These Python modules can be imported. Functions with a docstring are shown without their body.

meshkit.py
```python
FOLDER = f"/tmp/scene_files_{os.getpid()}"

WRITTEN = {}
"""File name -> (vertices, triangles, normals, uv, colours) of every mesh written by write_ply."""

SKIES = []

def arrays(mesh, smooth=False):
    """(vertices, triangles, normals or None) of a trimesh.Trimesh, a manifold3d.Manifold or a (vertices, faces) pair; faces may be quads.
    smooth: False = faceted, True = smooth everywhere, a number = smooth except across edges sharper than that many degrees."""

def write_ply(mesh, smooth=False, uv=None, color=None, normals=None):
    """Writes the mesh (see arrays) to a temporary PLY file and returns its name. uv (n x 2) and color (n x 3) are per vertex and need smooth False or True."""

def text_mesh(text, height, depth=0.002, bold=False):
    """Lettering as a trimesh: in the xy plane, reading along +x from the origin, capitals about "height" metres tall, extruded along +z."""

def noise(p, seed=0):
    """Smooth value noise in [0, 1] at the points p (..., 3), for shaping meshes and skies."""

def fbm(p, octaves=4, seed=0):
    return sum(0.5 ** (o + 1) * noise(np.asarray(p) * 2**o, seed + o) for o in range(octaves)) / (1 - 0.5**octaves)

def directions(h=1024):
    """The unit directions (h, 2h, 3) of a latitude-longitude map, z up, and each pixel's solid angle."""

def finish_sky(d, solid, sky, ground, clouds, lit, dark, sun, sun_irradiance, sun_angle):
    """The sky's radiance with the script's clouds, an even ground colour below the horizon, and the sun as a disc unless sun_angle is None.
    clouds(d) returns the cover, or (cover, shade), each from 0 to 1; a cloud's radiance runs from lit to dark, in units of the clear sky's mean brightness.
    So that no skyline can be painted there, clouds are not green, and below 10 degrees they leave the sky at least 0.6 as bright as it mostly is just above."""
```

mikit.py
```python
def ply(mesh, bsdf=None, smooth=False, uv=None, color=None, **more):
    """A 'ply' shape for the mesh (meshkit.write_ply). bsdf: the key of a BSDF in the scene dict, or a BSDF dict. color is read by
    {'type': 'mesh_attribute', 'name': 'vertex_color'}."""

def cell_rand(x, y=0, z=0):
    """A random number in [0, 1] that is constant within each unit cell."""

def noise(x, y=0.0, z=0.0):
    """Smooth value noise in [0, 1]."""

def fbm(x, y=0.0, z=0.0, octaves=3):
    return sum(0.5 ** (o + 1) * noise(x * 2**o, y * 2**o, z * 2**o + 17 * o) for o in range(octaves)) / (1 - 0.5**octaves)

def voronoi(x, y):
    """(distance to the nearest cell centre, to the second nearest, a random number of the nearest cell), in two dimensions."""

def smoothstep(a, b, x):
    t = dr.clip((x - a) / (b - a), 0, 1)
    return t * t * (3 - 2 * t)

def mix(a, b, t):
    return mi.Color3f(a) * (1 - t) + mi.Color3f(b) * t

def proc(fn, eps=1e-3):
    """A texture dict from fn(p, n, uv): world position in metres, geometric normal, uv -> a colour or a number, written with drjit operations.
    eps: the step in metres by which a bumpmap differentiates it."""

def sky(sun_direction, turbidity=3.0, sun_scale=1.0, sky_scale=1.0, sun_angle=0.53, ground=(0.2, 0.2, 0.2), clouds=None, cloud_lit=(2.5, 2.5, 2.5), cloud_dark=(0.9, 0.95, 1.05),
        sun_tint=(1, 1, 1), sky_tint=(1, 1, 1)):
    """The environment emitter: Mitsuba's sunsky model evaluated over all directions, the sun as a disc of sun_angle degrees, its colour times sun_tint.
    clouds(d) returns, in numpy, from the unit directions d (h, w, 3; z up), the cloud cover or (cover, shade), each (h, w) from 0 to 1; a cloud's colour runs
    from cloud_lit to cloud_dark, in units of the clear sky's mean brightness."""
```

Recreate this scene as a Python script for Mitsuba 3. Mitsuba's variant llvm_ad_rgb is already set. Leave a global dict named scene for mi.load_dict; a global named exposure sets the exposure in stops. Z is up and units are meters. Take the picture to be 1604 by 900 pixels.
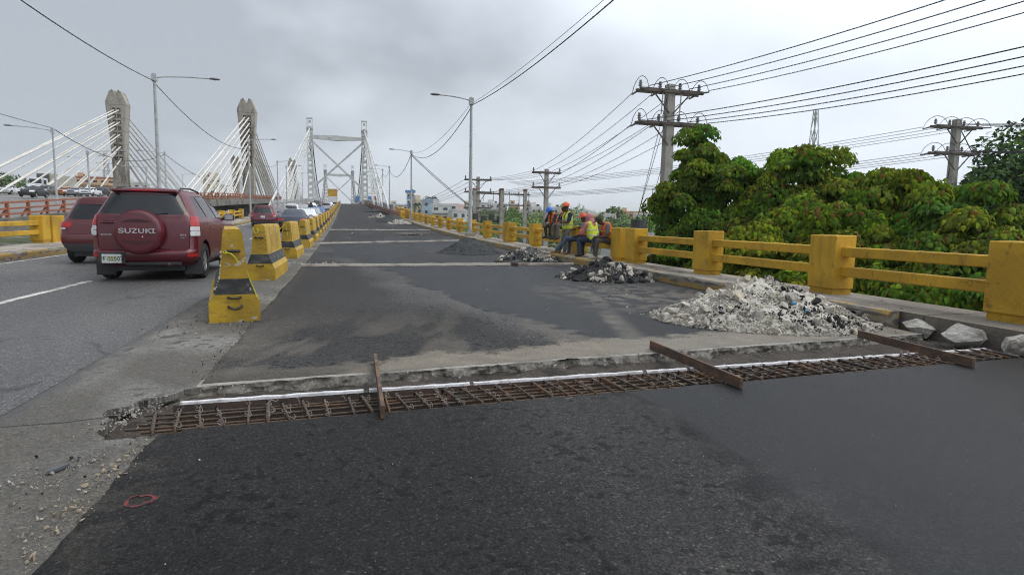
import math, random
import numpy as np, trimesh, mitsuba as mi, mikit, meshkit, drjit as dr
import manifold3d as m3
import shapely.geometry as sg
from shapely import affinity
from scipy.interpolate import PchipInterpolator
from mikit import proc, noise as N3, fbm as FB, voronoi as VO, smoothstep as SS, mix as MX, cell_rand as CR

T = mi.ScalarTransform4f
rng = np.random.default_rng(7)
random.seed(7)
scene, labels = {}, {}

# ------------------------------------------------------------------ camera, sky, exposure
YAW, PITCH, ROLL, EYE = 0.26939, 0.10842, 0.01750, 1.27
_f = np.array([math.sin(YAW) * math.cos(PITCH), math.cos(YAW) * math.cos(PITCH), -math.sin(PITCH)])
_r = np.cross(_f, [0, 0, 1]); _r /= np.linalg.norm(_r); _u = np.cross(_r, _f)
_up = -math.sin(ROLL) * _r + math.cos(ROLL) * _u
scene['camera'] = {'type': 'perspective', 'fov': 80.34, 'fov_axis': 'x', 'near_clip': 0.05, 'far_clip': 9000.0,
                   'to_world': T().look_at(origin=[0, 0, EYE], target=(np.array([0, 0, EYE]) + _f).tolist(), up=_up.tolist())}


def cloud_field(d):
    z = np.clip(d[..., 2], 0, 1)
    q = d / (z[..., None] + 0.42)
    q = np.stack([q[..., 0], q[..., 1], 0 * z], -1)
    a = meshkit.fbm(q * 1.9 + 3.3, 5, 3)
    b = meshkit.fbm(q * 4.2 + 9.1, 5, 11)
    az = np.arctan2(d[..., 0], d[..., 1])                       # the front comes from the west (left): a broad bank of darker cloud there
    west = 0.5 - 0.5 * np.sin(az - 0.15)
    dome = 1 - z                                               # an overcast sky is brightest overhead
    cloud = 0.92 * west ** 1.5 + 0.75 * (a - 0.5) * (0.22 + west) + 0.42 * (b - 0.5) * (0.12 + west)
    up = np.clip((z - 0.03) / 0.22, 0, 1)
    shade = np.minimum(0.60 * dome + cloud * (0.42 + 0.58 * up * up * (3 - 2 * up)) + 0.05, 0.90)
    return np.ones_like(z), np.clip(shade, 0, 1)


scene['sky'] = mikit.sky([0.45, -0.25, 0.85], turbidity=3, sun_scale=0.12, sun_angle=25, clouds=cloud_field,
                         cloud_lit=(6.7, 7.15, 7.75), cloud_dark=(.95, 1.09, 1.27), ground=(0.16, 0.16, 0.16))
exposure = 1.72

# ------------------------------------------------------------------ road profile
_zk = np.array([(-40, 0), (0, 0), (15, 0), (25, .05), (35, .16), (50, .46), (70, 1.0), (100, 2.0), (140, 3.35), (175, 4.6), (220, 6.2), (250, 7.0), (300, 7.5),
                (350, 7.5), (460, 6.0), (700, 2)], float)
zr = PchipInterpolator(_zk[:, 0], _zk[:, 1])
_zl = np.array([(-60, -2.5), (0, -1), (40, 1.0), (77, 2.9), (102, 3.8), (133, 4.7), (173, 5.8), (262, 7.3), (400, 7.3), (600, 5)], float)
zl = PchipInterpolator(_zl[:, 0], _zl[:, 1])

# ------------------------------------------------------------------ helpers
def key_for(name):
    if not any(k == name or k.startswith(name + '__') for k in _taken): k = name
    else:
        i = _count.get(name, 0) + 1
        while f'{name}_{i:03d}' in _taken: i += 1
        _count[name] = i; k = f'{name}_{i:03d}'
    _taken.add(k); return k
_taken, _count = set(), {}

def thing(name, label=None, cat=None, group=None, kind=None):
    k = key_for(name); d = {}
    if label: d['label'] = label
    if cat: d['category'] = cat
    if group: d['group'] = group
    if kind: d['kind'] = kind
    if d: labels[k] = d
    return k

def put(parent, part, mesh, mat, smooth=False, M=None, label=None, kind=None, color=None, uv=None):
    """One mesh of the scene: the part of a thing (parent__part, numbered) or, with part None, the thing itself."""
    k = key_for(parent + '__' + part) if part else parent
    if isinstance(mesh, dict):
        s = dict(mesh)
    else:
        s = mikit.ply(mesh, mat, smooth, color=color, uv=uv)
    if mat: s['bsdf'] = {'type': 'ref', 'id': 'mat_' + mat}
    if M is not None: s['to_world'] = M
    scene[k] = s
    if label or kind:
        labels[k] = {**({'label': label} if label else {}), **({'kind': kind} if kind else {})}
    return k

def struct(name, mesh, mat, smooth=False, label=None, cat=None):
    k = thing(name, label, cat, kind='structure')
    return put(k, None, mesh, mat, smooth)

CAT = trimesh.util.concatenate
def box(x0, x1, y0, y1, z0, z1, bev=0.0):
    if bev:
        return hull_box(x0, x1, y0, y1, z0, z1, bev)
    b = trimesh.creation.box((x1 - x0, y1 - y0, z1 - z0)); b.apply_translation(((x0 + x1) / 2, (y0 + y1) / 2, (z0 + z1) / 2)); return b
def hull_box(x0, x1, y0, y1, z0, z1, r):
    p = []
    for a in (0, 1):
        for b in (0, 1):
            for c in (0, 1):
                X, Y, Z = (x0, x1)[a], (y0, y1)[b], (z0, z1)[c]
                sx, sy, sz = (1, -1)[a] * r, (1, -1)[b] * r, (1, -1)[c] * r
                p += [(X + sx, Y + sy, Z), (X + sx, Y, Z + sz), (X, Y + sy, Z + sz)]
    return trimesh.convex.convex_hull(np.array(p))
def tube(pts, r, n=8, caps=True):
    p = np.asarray(pts, float); r = np.broadcast_to(r, (len(p),))
    t = np.gradient(p, axis=0); t /= np.linalg.norm(t, axis=1, keepdims=True) + 1e-12
    ref = np.array([0, 0, 1.0]) if abs(t[0, 2]) < 0.9 else np.array([1.0, 0, 0])
    a = np.cross(t, ref); a /= np.linalg.norm(a, axis=1, keepdims=True) + 1e-12
    b = np.cross(t, a); g = np.arange(n) * 2 * np.pi / n
    v = p[:, None] + r[:, None, None] * (np.cos(g)[None, :, None] * a[:, None] + np.sin(g)[None, :, None] * b[:, None])
    i, j = np.meshgrid(np.arange(len(p) - 1), np.arange(n), indexing='ij')
    q = np.stack([i * n + j, (i + 1) * n + j, (i + 1) * n + (j + 1) % n, i * n + (j + 1) % n], -1).reshape(-1, 4)
    f = np.vstack([q[:, [0, 1, 2]], q[:, [0, 2, 3]]]); v = v.reshape(-1, 3)
    if caps:
        v = np.vstack([v, p[0], p[-1]]); m = len(v); k = np.arange(n); e = (len(p) - 1) * n
        f = np.vstack([f, np.stack([k, (k + 1) % n, k * 0 + m - 2], 1), np.stack([e + (k + 1) % n, e + k, k * 0 + m - 1], 1)])
    return trimesh.Trimesh(v, f, process=False)
def bar(p0, p1, w, h=None, up=(0, 0, 1)):
    """A rectangular bar from p0 to p1, w wide across, h high along up."""
    p0, p1 = np.asarray(p0, float), np.asarray(p1, float); h = h or w
    d = p1 - p0; L = np.linalg.norm(d); d /= L
    u = np.asarray(up, float); s = np.cross(d, u)
    if np.linalg.norm(s) < 1e-6: s = np.cross(d, [1, 0, 0])
    s /= np.linalg.norm(s); u = np.cross(s, d)
    b = trimesh.creation.box((w, L, h)); M = np.eye(4); M[:3, 0], M[:3, 1], M[:3, 2], M[:3, 3] = s, d, u, (p0 + p1) / 2
    b.apply_transform(M); return b
def grid(P, closed=False):
    """P (n, m, 3) -> a sheet with its normals along (d/dn) x (d/dm)."""
    n, m = P.shape[:2]; i, j = np.meshgrid(np.arange(n - 1), np.arange(m - 1), indexing='ij'); a = i * m + j
    q = np.stack([a, a + m, a + m + 1, a + 1], -1).reshape(-1, 4)
    return trimesh.Trimesh(P.reshape(-1, 3), np.vstack([q[:, [0, 1, 2]], q[:, [0, 2, 3]]]), process=False)
def sheet(xs, ys, zf):
    x, y = np.meshgrid(np.asarray(xs, float), np.asarray(ys, float), indexing='ij')
    return grid(np.stack([x, y, zf(x, y)], -1))
def sweep(profile, ys, zf, closed=True):
    """The cross-section profile [(x, z)] carried along y, z added to zf(y)."""
    p = np.asarray(profile, float); ys = np.asarray(ys, float)
    if closed: p = np.vstack([p, p[:1]])
    P = np.stack([np.broadcast_to(p[None, :, 0], (len(ys), len(p))), np.broadcast_to(ys[:, None], (len(ys), len(p))), p[None, :, 1] + zf(ys)[:, None]], -1)
    m = grid(P)
    caps = []
    if closed:
        tri = trimesh.creation.triangulate_polygon(sg.Polygon(p[:-1]), engine='earcut')
        for y in (ys[0], ys[-1]):
            v = np.stack([tri[0][:, 0], np.full(len(tri[0]), y), tri[0][:, 1] + float(zf(np.array([y]))[0])], 1)
            caps.append(trimesh.Trimesh(v, tri[1], process=False))
    return CAT([m] + caps)
def prism(poly, h, z0=0.0):
    m = trimesh.creation.extrude_polygon(poly if isinstance(poly, sg.Polygon) else sg.Polygon(poly), h, engine='earcut'); m.apply_translation((0, 0, z0)); return m
def mani(m):
    return m3.Manifold(m3.Mesh(np.asarray(m.vertices, np.float32), np.asarray(m.faces, np.uint32)))
def tri(man):
    k = man.to_mesh(); return trimesh.Trimesh(k.vert_properties[:, :3], k.tri_verts, process=False)
def moved(m, x=0, y=0, z=0, rz=0.0, s=1.0):
    m = m.copy(); M = np.eye(4); c, n = math.cos(rz), math.sin(rz); M[:3, :3] = np.array([[c, -n, 0], [n, c, 0], [0, 0, 1]]) * s; M[:3, 3] = (x, y, z); m.apply_transform(M); return m
def at(x, y, z, rz=0.0, s=1.0):
    return T().translate([x, y, z]).rotate([0, 0, 1], math.degrees(rz)).scale(s)
def rock(seed, n=12, flat=0.75):
    r = np.random.default_rng(seed); p = r.normal(size=(n, 3)); p /= np.linalg.norm(p, axis=1, keepdims=True); p *= r.uniform(.75, 1.05, (n, 1)); p *= np.array([1, r.uniform(.6, .95), flat * r.uniform(.7, 1.1)])
    return trimesh.convex.convex_hull(p)
def mat_trs(x, y, z, R, s):
    M = np.eye(4); M[:3, :3] = R @ np.diag(np.broadcast_to(s, 3)); M[:3, 3] = (x, y, z); return T(M)
def rand_rot(r):
    q = r.normal(size=4); q /= np.linalg.norm(q); w, x, y, z = q
    return np.array([[1 - 2 * (y * y + z * z), 2 * (x * y - z * w), 2 * (x * z + y * w)], [2 * (x * y + z * w), 1 - 2 * (x * x + z * z), 2 * (y * z - x * w)], [2 * (x * z - y * w), 2 * (y * z + x * w), 1 - 2 * (x * x + y * y)]])

# ------------------------------------------------------------------ materials
def rgb(*c): return {'type': 'rgb', 'value': list(c)}
def plain(name, c, rough=0.6, **k):
    scene['mat_' + name] = {'type': 'twosided', 'b': {'type': 'principled', 'base_color': c if isinstance(c, dict) else rgb(*c), 'roughness': rough, **k}}
def bumped(name, c, rough, bump, scale=1.0, **k):
    scene['mat_' + name] = {'type': 'twosided', 'b': {'type': 'bumpmap', 'tex': bump, 'scale': scale, 'b': {'type': 'principled', 'base_color': c if isinstance(c, dict) else rgb(*c), 'roughness': rough, **k}}}
def worn(c, dirt, amount=0.5, sc=1.2, grain=0.18, gs=60.0):
    """Base colour c with blotches towards dirt and a fine grain."""
    def fn(p, n, uv):
        a = FB(p.x * sc, p.y * sc, p.z * sc * 1.3, 4)
        g = N3(p.x * gs, p.y * gs, p.z * gs)
        b = SS(0.42, 0.75, a)
        return MX(c, dirt, b * amount) * (1 - grain * 0.5 + grain * g)
    return proc(fn)

def damp_of(x, y, f1, f2):
    """where rain still lies on the new surface: the lanes beside the right kerb"""
    edge = dr.select(y < 4.6, 1.80 + .05 * y, 2.75 - .19 * (y - 5.3))
    m = x - edge + (f1 - .5) * 1.5 + (f2 - .5) * .45
    far = SS(16, 24, y)
    return SS(-.10, .16, m) * (1 - far) + far * SS(.40, .62, f1)
def asphalt_col(p, n, uv):
    x, y = p.x, p.y
    f1 = FB(x * .8 + 3, y * .42, 0, 4); f2 = FB(x * 5.1 + y * .7, y * 5.1 - x * .7 + 7, 0, 3)
    sp = N3(x * 131 + y * 23, y * 131 - x * 23, 0); sp2 = N3(x * 43 + y * 19, y * 43 - x * 19, 4); sp3 = N3(x * 71 + y * 37, y * 71 - x * 37, 2)
    damp = damp_of(x, y, f1, f2)
    edge = dr.select(y < 4.6, 1.80 + .05 * y, 2.75 - .19 * (y - 5.3))
    pale = SS(-1.3, -.25, x - edge + (f1 - .5) * 1.4) * (1 - damp)
    dry = mi.Color3f(.0205, .0195, .0186) * (.62 + .62 * f1 + .30 * (f2 - .5)) * (1 + .9 * pale)
    d = y - (4.92 + .1 * (x + .97)); dry = dry * (1 + 1.0 * SS(0, .5, d) * SS(40, 12, y))
    lay = FB(x * 2.4 - y * .8, y * .35 + x * .2, 5, 3)
    c = MX(dry, mi.Color3f(.0120, .0120, .0125) * (.55 + .5 * f1 + .5 * lay), damp)
    fleck = SS(.66, .74, N3(x * 27 + y * 9, y * 27 - x * 9, 6)) * SS(.38, .60, f2) * (1 - damp)
    c = c * (1 - .55 * fleck)
    h1 = CR(x * 165 + y * 40, y * 165 - x * 40, 1); h2 = CR(x * 90 - y * 50, y * 90 + x * 50, 2)
    c = c * (.58 + .84 * h1) * (.82 + .36 * sp2) * (.66 + .68 * h2) * (.78 + .44 * sp3)
    c = c * (1 + .9 * SS(.965, .98, h2) * (1 - damp * .6))
    reach = .22 + .40 * FB(x * 1.3, 3.1, 1.0, 3) + .16 * SS(.2, 1.2, x)
    dust = SS(reach + .16, reach - .05, d + .55 * (f2 - .5) + .12 * (sp2 - .5)) * SS(-.02, .0, d) * (.30 + .70 * SS(-.5, .5, x + .6 * (f2 - .5)))
    ln = dr.abs(x - (2.9 + .26 * (y - 5.3)) + .10 * (f2 - .5))
    trail = SS(.24, .04, ln) * SS(8.6, 7.2, y) * SS(.0, .3, d) * (.25 + .75 * f2)
    smear = SS(.50, .66, FB(x * 2.2 - y * .7, y * .5 + x * .2, 8, 4)) * SS(0, .3, d) * SS(4.2, 1.0, d) * .30 * (1 - damp)
    dust2 = SS(2.4, .4, dr.sqrt(dr.square(x - 5.0) + dr.square((y - 9.6) * .7))) * SS(.42, .62, f2) * .45
    side = SS(.30, .0, x + 1.05 + .4 * (f2 - .5)) * SS(.40, .62, f2) * .12
    amt = dr.minimum(dust + trail * .6 + smear + dust2 + side, 1)
    c = MX(c, mi.Color3f(.20, .175, .14) * (.75 + .5 * f2) * (.75 + .5 * h1), amt * .88)
    g = SS(.80, .88, N3(x * 83, y * 83, 9)) * (.35 + .65 * SS(.45, .6, f1)) * (1 - damp * .75)
    seam = SS(.020, .006, dr.abs(x - .93 + .03 * (f2 - .5))) * SS(2.6, 2.2, y) * SS(.35, .55, f2)
    return MX(c, mi.Color3f(.11, .105, .092), g * .25) * (1 - .5 * seam)
def asphalt_rough(p, n, uv):
    f1 = FB(p.x * .8 + 3, p.y * .42, 0, 4)
    return .80 - .27 * damp_of(p.x, p.y, f1, .5)
def asphalt_bump(p, n, uv):
    return .0016 * N3(p.x * 115 + p.y * 31, p.y * 115 - p.x * 31, p.z * 85) + .0011 * N3(p.x * 47, p.y * 47, 3)
bumped('asphalt', proc(asphalt_col), proc(asphalt_rough), proc(asphalt_bump, .004), 1.0, specular=.22)

def old_col(p, n, uv):
    x, y = p.x, p.y
    f1 = FB(x * .8, y * .22 + 2, 0, 4); f2 = FB(x * 3.3, y * 3.3, 5, 3)
    sp = N3(x * 110, y * 110, 0); sp2 = N3(x * 42, y * 42, 7)
    c = mi.Color3f(.090, .088, .085) * (.6 + .8 * f1)
    crack = SS(.025, .0, dr.abs(FB(x * .7 + 9, y * .5, 2, 4) - .5)) * SS(.4, .55, f2)
    c = c * (1 - .45 * crack)
    h1 = CR(x * 150 + y * 40, y * 150 - x * 40, 1); h2 = CR(x * 80 - y * 45, y * 80 + x * 45, 2)
    return c * (.62 + .76 * h1) * (.68 + .64 * h2) * (.75 + .5 * sp2) * (1 + .7 * SS(.94, .97, h2))
bumped('old_asphalt', proc(old_col), .55, proc(lambda p, n, uv: .002 * N3(p.x * 90, p.y * 90, 0) + .0015 * N3(p.x * 36, p.y * 36, 3), .004), 1.0, specular=.35)

def strip_col(p, n, uv):
    x, y = p.x, p.y
    f1 = FB(x * 1.6, y * .9 + 5, 0, 4); f2 = FB(x * 6, y * 6, 3 + p.z * 20, 3)
    sp = N3(x * 120, y * 120, p.z * 120); sp2 = N3(x * 38, y * 38, 3 + p.z * 60)
    c = MX(mi.Color3f(.125, .115, .098), mi.Color3f(.235, .222, .20), SS(.35, .7, f1))
    c = c * .70 * (.62 + .76 * sp) * (.8 + .4 * sp2) * (.7 + .6 * CR(x * 120 + y * 30, y * 120 - x * 30, 5))
    pit = SS(.70, .78, N3(x * 14, y * 14, 1)) * SS(.45, .6, f1)
    c = c * (1 - .55 * pit)
    ck = dr.abs(y - 4.25 - .10 * (x + 1.3) - .16 * (FB(x * 2.2, 1.0, 4.0, 3) - .5))
    c = c * (1 - .7 * SS(.018, .004, ck) * SS(-1.2, -1.4, x))
    mud = SS(.46, .64, FB(x * 2.0 + 4, y * 1.1, 6, 4)) * (SS(4.0, 3.0, y) + .8 * SS(6.8, 7.5, y) * SS(9.5, 8.2, y) * SS(-2.0, -1.5, x))
    c = MX(c, mi.Color3f(.055, .048, .040) * (.5 + sp), mud * .75)
    blend = SS(-1.9, -2.12, x + .25 * (f2 - .5))
    return MX(c, mi.Color3f(.07, .069, .068) * (.55 + .9 * sp), blend * .8)
bumped('old_concrete', proc(strip_col), .8, proc(lambda p, n, uv: .004 * N3(p.x * 90, p.y * 90, 0) + .008 * N3(p.x * 26, p.y * 26, 3) + .02 * FB(p.x * 3, p.y * 3, 1, 2), .004))

bumped('nosing', worn((.27, .255, .225), (.13, .12, .105), .8, 2.5, .5, 80), .85, proc(lambda p, n, uv: .004 * N3(p.x * 80, p.y * 80, p.z * 80) + .02 * FB(p.x * 12, p.y * 12, p.z * 12, 3), .003))
bumped('rough_concrete', worn((.20, .185, .16), (.045, .042, .038), .95, 5.5, .6, 70), .9, proc(lambda p, n, uv: .03 * FB(p.x * 22, p.y * 22, p.z * 22, 3), .003))
bumped('dirt', worn((.060, .050, .040), (.018, .016, .014), .9, 6, .7, 90), .95, proc(lambda p, n, uv: .02 * FB(p.x * 30, p.y * 30, p.z * 30, 3), .003))

def walk_col(p, n, uv):
    x, y = p.x, p.y
    f1 = FB(x * 1.4, y * .8 + 5, p.z, 4); sp = N3(x * 90, y * 90, p.z * 90)
    c = MX(mi.Color3f(.29, .265, .225), mi.Color3f(.16, .14, .115), SS(.38, .66, f1)) * (.75 + .5 * sp)
    crack = SS(.02, .0, dr.abs(FB(x * 1.1 + 2, y * .8, 9, 4) - .5))
    return c * (1 - .6 * crack)
bumped('walkway', proc(walk_col), .85, proc(lambda p, n, uv: .006 * N3(p.x * 40, p.y * 40, p.z * 40), .004))
def kerb_col(p, n, uv):
    f1 = FB(p.x * 3, p.y * 1.3, p.z * 5, 4); f2 = FB(p.x * 9, p.y * 5, p.z * 14, 3); sp = N3(p.x * 80, p.y * 80, p.z * 80)
    conc = MX(mi.Color3f(.26, .235, .195), mi.Color3f(.13, .115, .095), SS(.4, .7, f2))
    yel = mi.Color3f(.36, .235, .065) * (.7 + .5 * f2)
    return MX(yel, conc, SS(.42, .56, f1 * .6 + f2 * .4)) * (.8 + .4 * sp)
bumped('kerb_paint', proc(kerb_col), .75, proc(lambda p, n, uv: .008 * FB(p.x * 25, p.y * 25, p.z * 25, 3), .004))
def yellow_col(p, n, uv):
    f1 = FB(p.x * 1.6, p.y * 1.6, p.z * 1.6, 4); f2 = FB(p.x * 14, p.y * 14, p.z * 6, 3); sp = N3(p.x * 70, p.y * 70, p.z * 70)
    c = MX(mi.Color3f(.60, .355, .032), mi.Color3f(.45, .262, .028), SS(.35, .72, f1)) * (.86 + .28 * sp)
    c = MX(c, mi.Color3f(.16, .11, .04), SS(.68, .80, f2) * .45)
    ck = SS(.012, .0, dr.abs(FB(p.x * 2.3 + 4, p.y * 2.3, p.z * 2.3, 4) - .5)) * SS(.45, .6, f1)
    drip = SS(.56, .78, FB(p.x * 8 + p.y * 8, p.y * 8 - p.x * 8, p.z * 1.1, 3)) * .24
    return MX(c, mi.Color3f(.13, .095, .05), drip) * (1 - .35 * ck)
bumped('yellow_rail', proc(yellow_col), .6, proc(lambda p, n, uv: .004 * N3(p.x * 50, p.y * 50, p.z * 50) + .004 * N3(p.x * 17, p.y * 17, p.z * 17), .004), 1.0, specular=.3)
def barrier_col(p, n, uv):
    f1 = FB(p.x * 2.6, p.y * 2.6, p.z * 2.6, 4); f2 = FB(p.x * 13, p.y * 13, p.z * 13, 3); sp = N3(p.x * 90, p.y * 90, p.z * 90)
    c = MX(mi.Color3f(.48, .305, .026), mi.Color3f(.33, .205, .022), SS(.35, .72, f1)) * (.86 + .28 * sp)
    c = MX(c, mi.Color3f(.42, .39, .34), SS(.70, .74, f2 * .75 + f1 * .3) * .9)
    scuff = SS(.60, .72, FB(p.x * 9, p.y * 9, p.z * 30, 3))
    return MX(c, mi.Color3f(.16, .12, .06), scuff * .35)
bumped('barrier_yellow', proc(barrier_col), .5, proc(lambda p, n, uv: .003 * N3(p.x * 60, p.y * 60, p.z * 60) + .004 * N3(p.x * 15, p.y * 15, p.z * 15), .004), 1.0, specular=.35)
plain('barrier_black', worn((.026, .026, .027), (.11, .105, .095), .7, 7, .3, 70), .6)
plain('chipped', worn((.46, .43, .37), (.25, .22, .18), .8, 14, .3, 70), .85)
plain('lane_paint', worn((.46, .45, .41), (.12, .118, .112), .75, 5, .5, 60), .7)
def red_col(p, n, uv):
    return MX(mi.Color3f(.17, .028, .028), mi.Color3f(.022, .020, .019), SS(.42, .54, FB(p.x * 55, p.y * 55, 0, 3)) * .9)
plain('red_spray', proc(red_col), .8)
plain('rust', worn((.085, .061, .043), (.155, .078, .036), .7, 7, .5, 90), .75)
plain('rusty_plate', worn((.085, .055, .040), (.17, .095, .055), .8, 9, .5, 60), .75)
plain('dark_steel', worn((.058, .045, .038), (.11, .065, .045), .7, 7, .4, 80), .7)
plain('foam_white', worn((.66, .65, .66), (.36, .33, .31), .7, 16, .2, 90), .9)
plain('wire_tie', (.30, .27, .24), .45, metallic=.6)
plain('black_iron', (.03, .028, .027), .6)
plain('caution_yellow', (.62, .56, .03), .4)
plain('under_dark', (.055, .053, .05), .9)

# ------------------------------------------------------------------ the deck of the near bridge
XL, XR, XA = -8.45, 6.75, -1.07                     # kerbs and the seam between the old and the new surface
ys_far = np.unique(np.concatenate([np.arange(10, 60, 2.), np.arange(60, 240, 5.), np.arange(240, 520, 15.)]))
Fy = lambda x: 3.91 + .0665 * (x + 1.1)             # front edge of the open joint
Ly = lambda x: 4.92 + .1 * (x + .97)                # rear edge
def ragged(x, a, sc=9, seed=1): return a * (meshkit.fbm(np.stack([x * sc, x * 0 + seed, x * 0], -1), 4, seed) - .5)

AY = lambda x: 4.47 + .043 * (x + 1.1)
# new surface in front of the joint, with its broken edge down into the joint
xs = np.linspace(XA, XR, 260)
def front_surface():
    rows = []
    ed = Fy(xs) + ragged(xs, .05) + ragged(xs, .02, 40, 5)
    for y in (-14, -6, -2, 0, 1, 2, 2.6, 3.2, 3.6):
        x = xs.copy()
        rows.append(np.stack([x, np.full_like(xs, y), 0 * xs], 1))
    rows.append(np.stack([xs, ed - .012, 0 * xs], 1)); rows.append(np.stack([xs, ed, -.008 + 0 * xs], 1))
    rows.append(np.stack([xs, ed + .008 + ragged(xs, .03, 30, 9), -.05 + 0 * xs], 1))
    return grid(np.array(rows).transpose(1, 0, 2))
def left_edge(ys, seed=3):
    y = np.asarray(ys, float)
    return XA + ragged(y, .05, 1.3, seed) + ragged(y, .035, 9, seed + 2)
ysn = np.concatenate([np.arange(-6, Fy(XA) - .02, .06)])
def front_surface2():
    """left ragged edge strip (fine) joined to the broad surface."""
    le = left_edge(ysn); P = np.stack([np.stack([le - .03, ysn, 0 * ysn - .028], 1), np.stack([le, ysn, 0 * ysn], 1), np.stack([0 * ysn + XA + .12, ysn, 0 * ysn + .0], 1)], 0)
    return grid(P)
xs = np.linspace(XA + .12, XR, 260)
struct('new_asphalt_road', CAT([front_surface(), front_surface2()]), 'asphalt', 40)
# new surface behind the joint
xs2 = np.linspace(XA, XR, 90)
def rear_surface():
    ys = np.concatenate([np.linspace(0, 1, 14), [0]])[:-1]
    y0 = Ly(xs2) + .06 + ragged(xs2, .05, 3, 4)
    near = np.array([np.stack([xs2, y0 * (1 - t) + 10 * t, 0 * xs2 + .0], 1) for t in np.linspace(0, 1, 10)]).transpose(1, 0, 2)
    far = sheet(np.linspace(XA, XR, 9), ys_far, lambda x, y: zr(y))
    yl = np.arange(5.3, 60, .09); le = left_edge(yl, 6)
    P = np.stack([np.stack([le - .03, yl, zr(yl) - .028], 1), np.stack([le - .01, yl, zr(yl) + .0], 1), np.stack([0 * yl + XA + .02, yl, zr(yl) + .002], 1)], 0)
    return CAT([grid(near), far, grid(P)])
struct('new_asphalt_road', rear_surface(), 'asphalt', 40)
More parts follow.
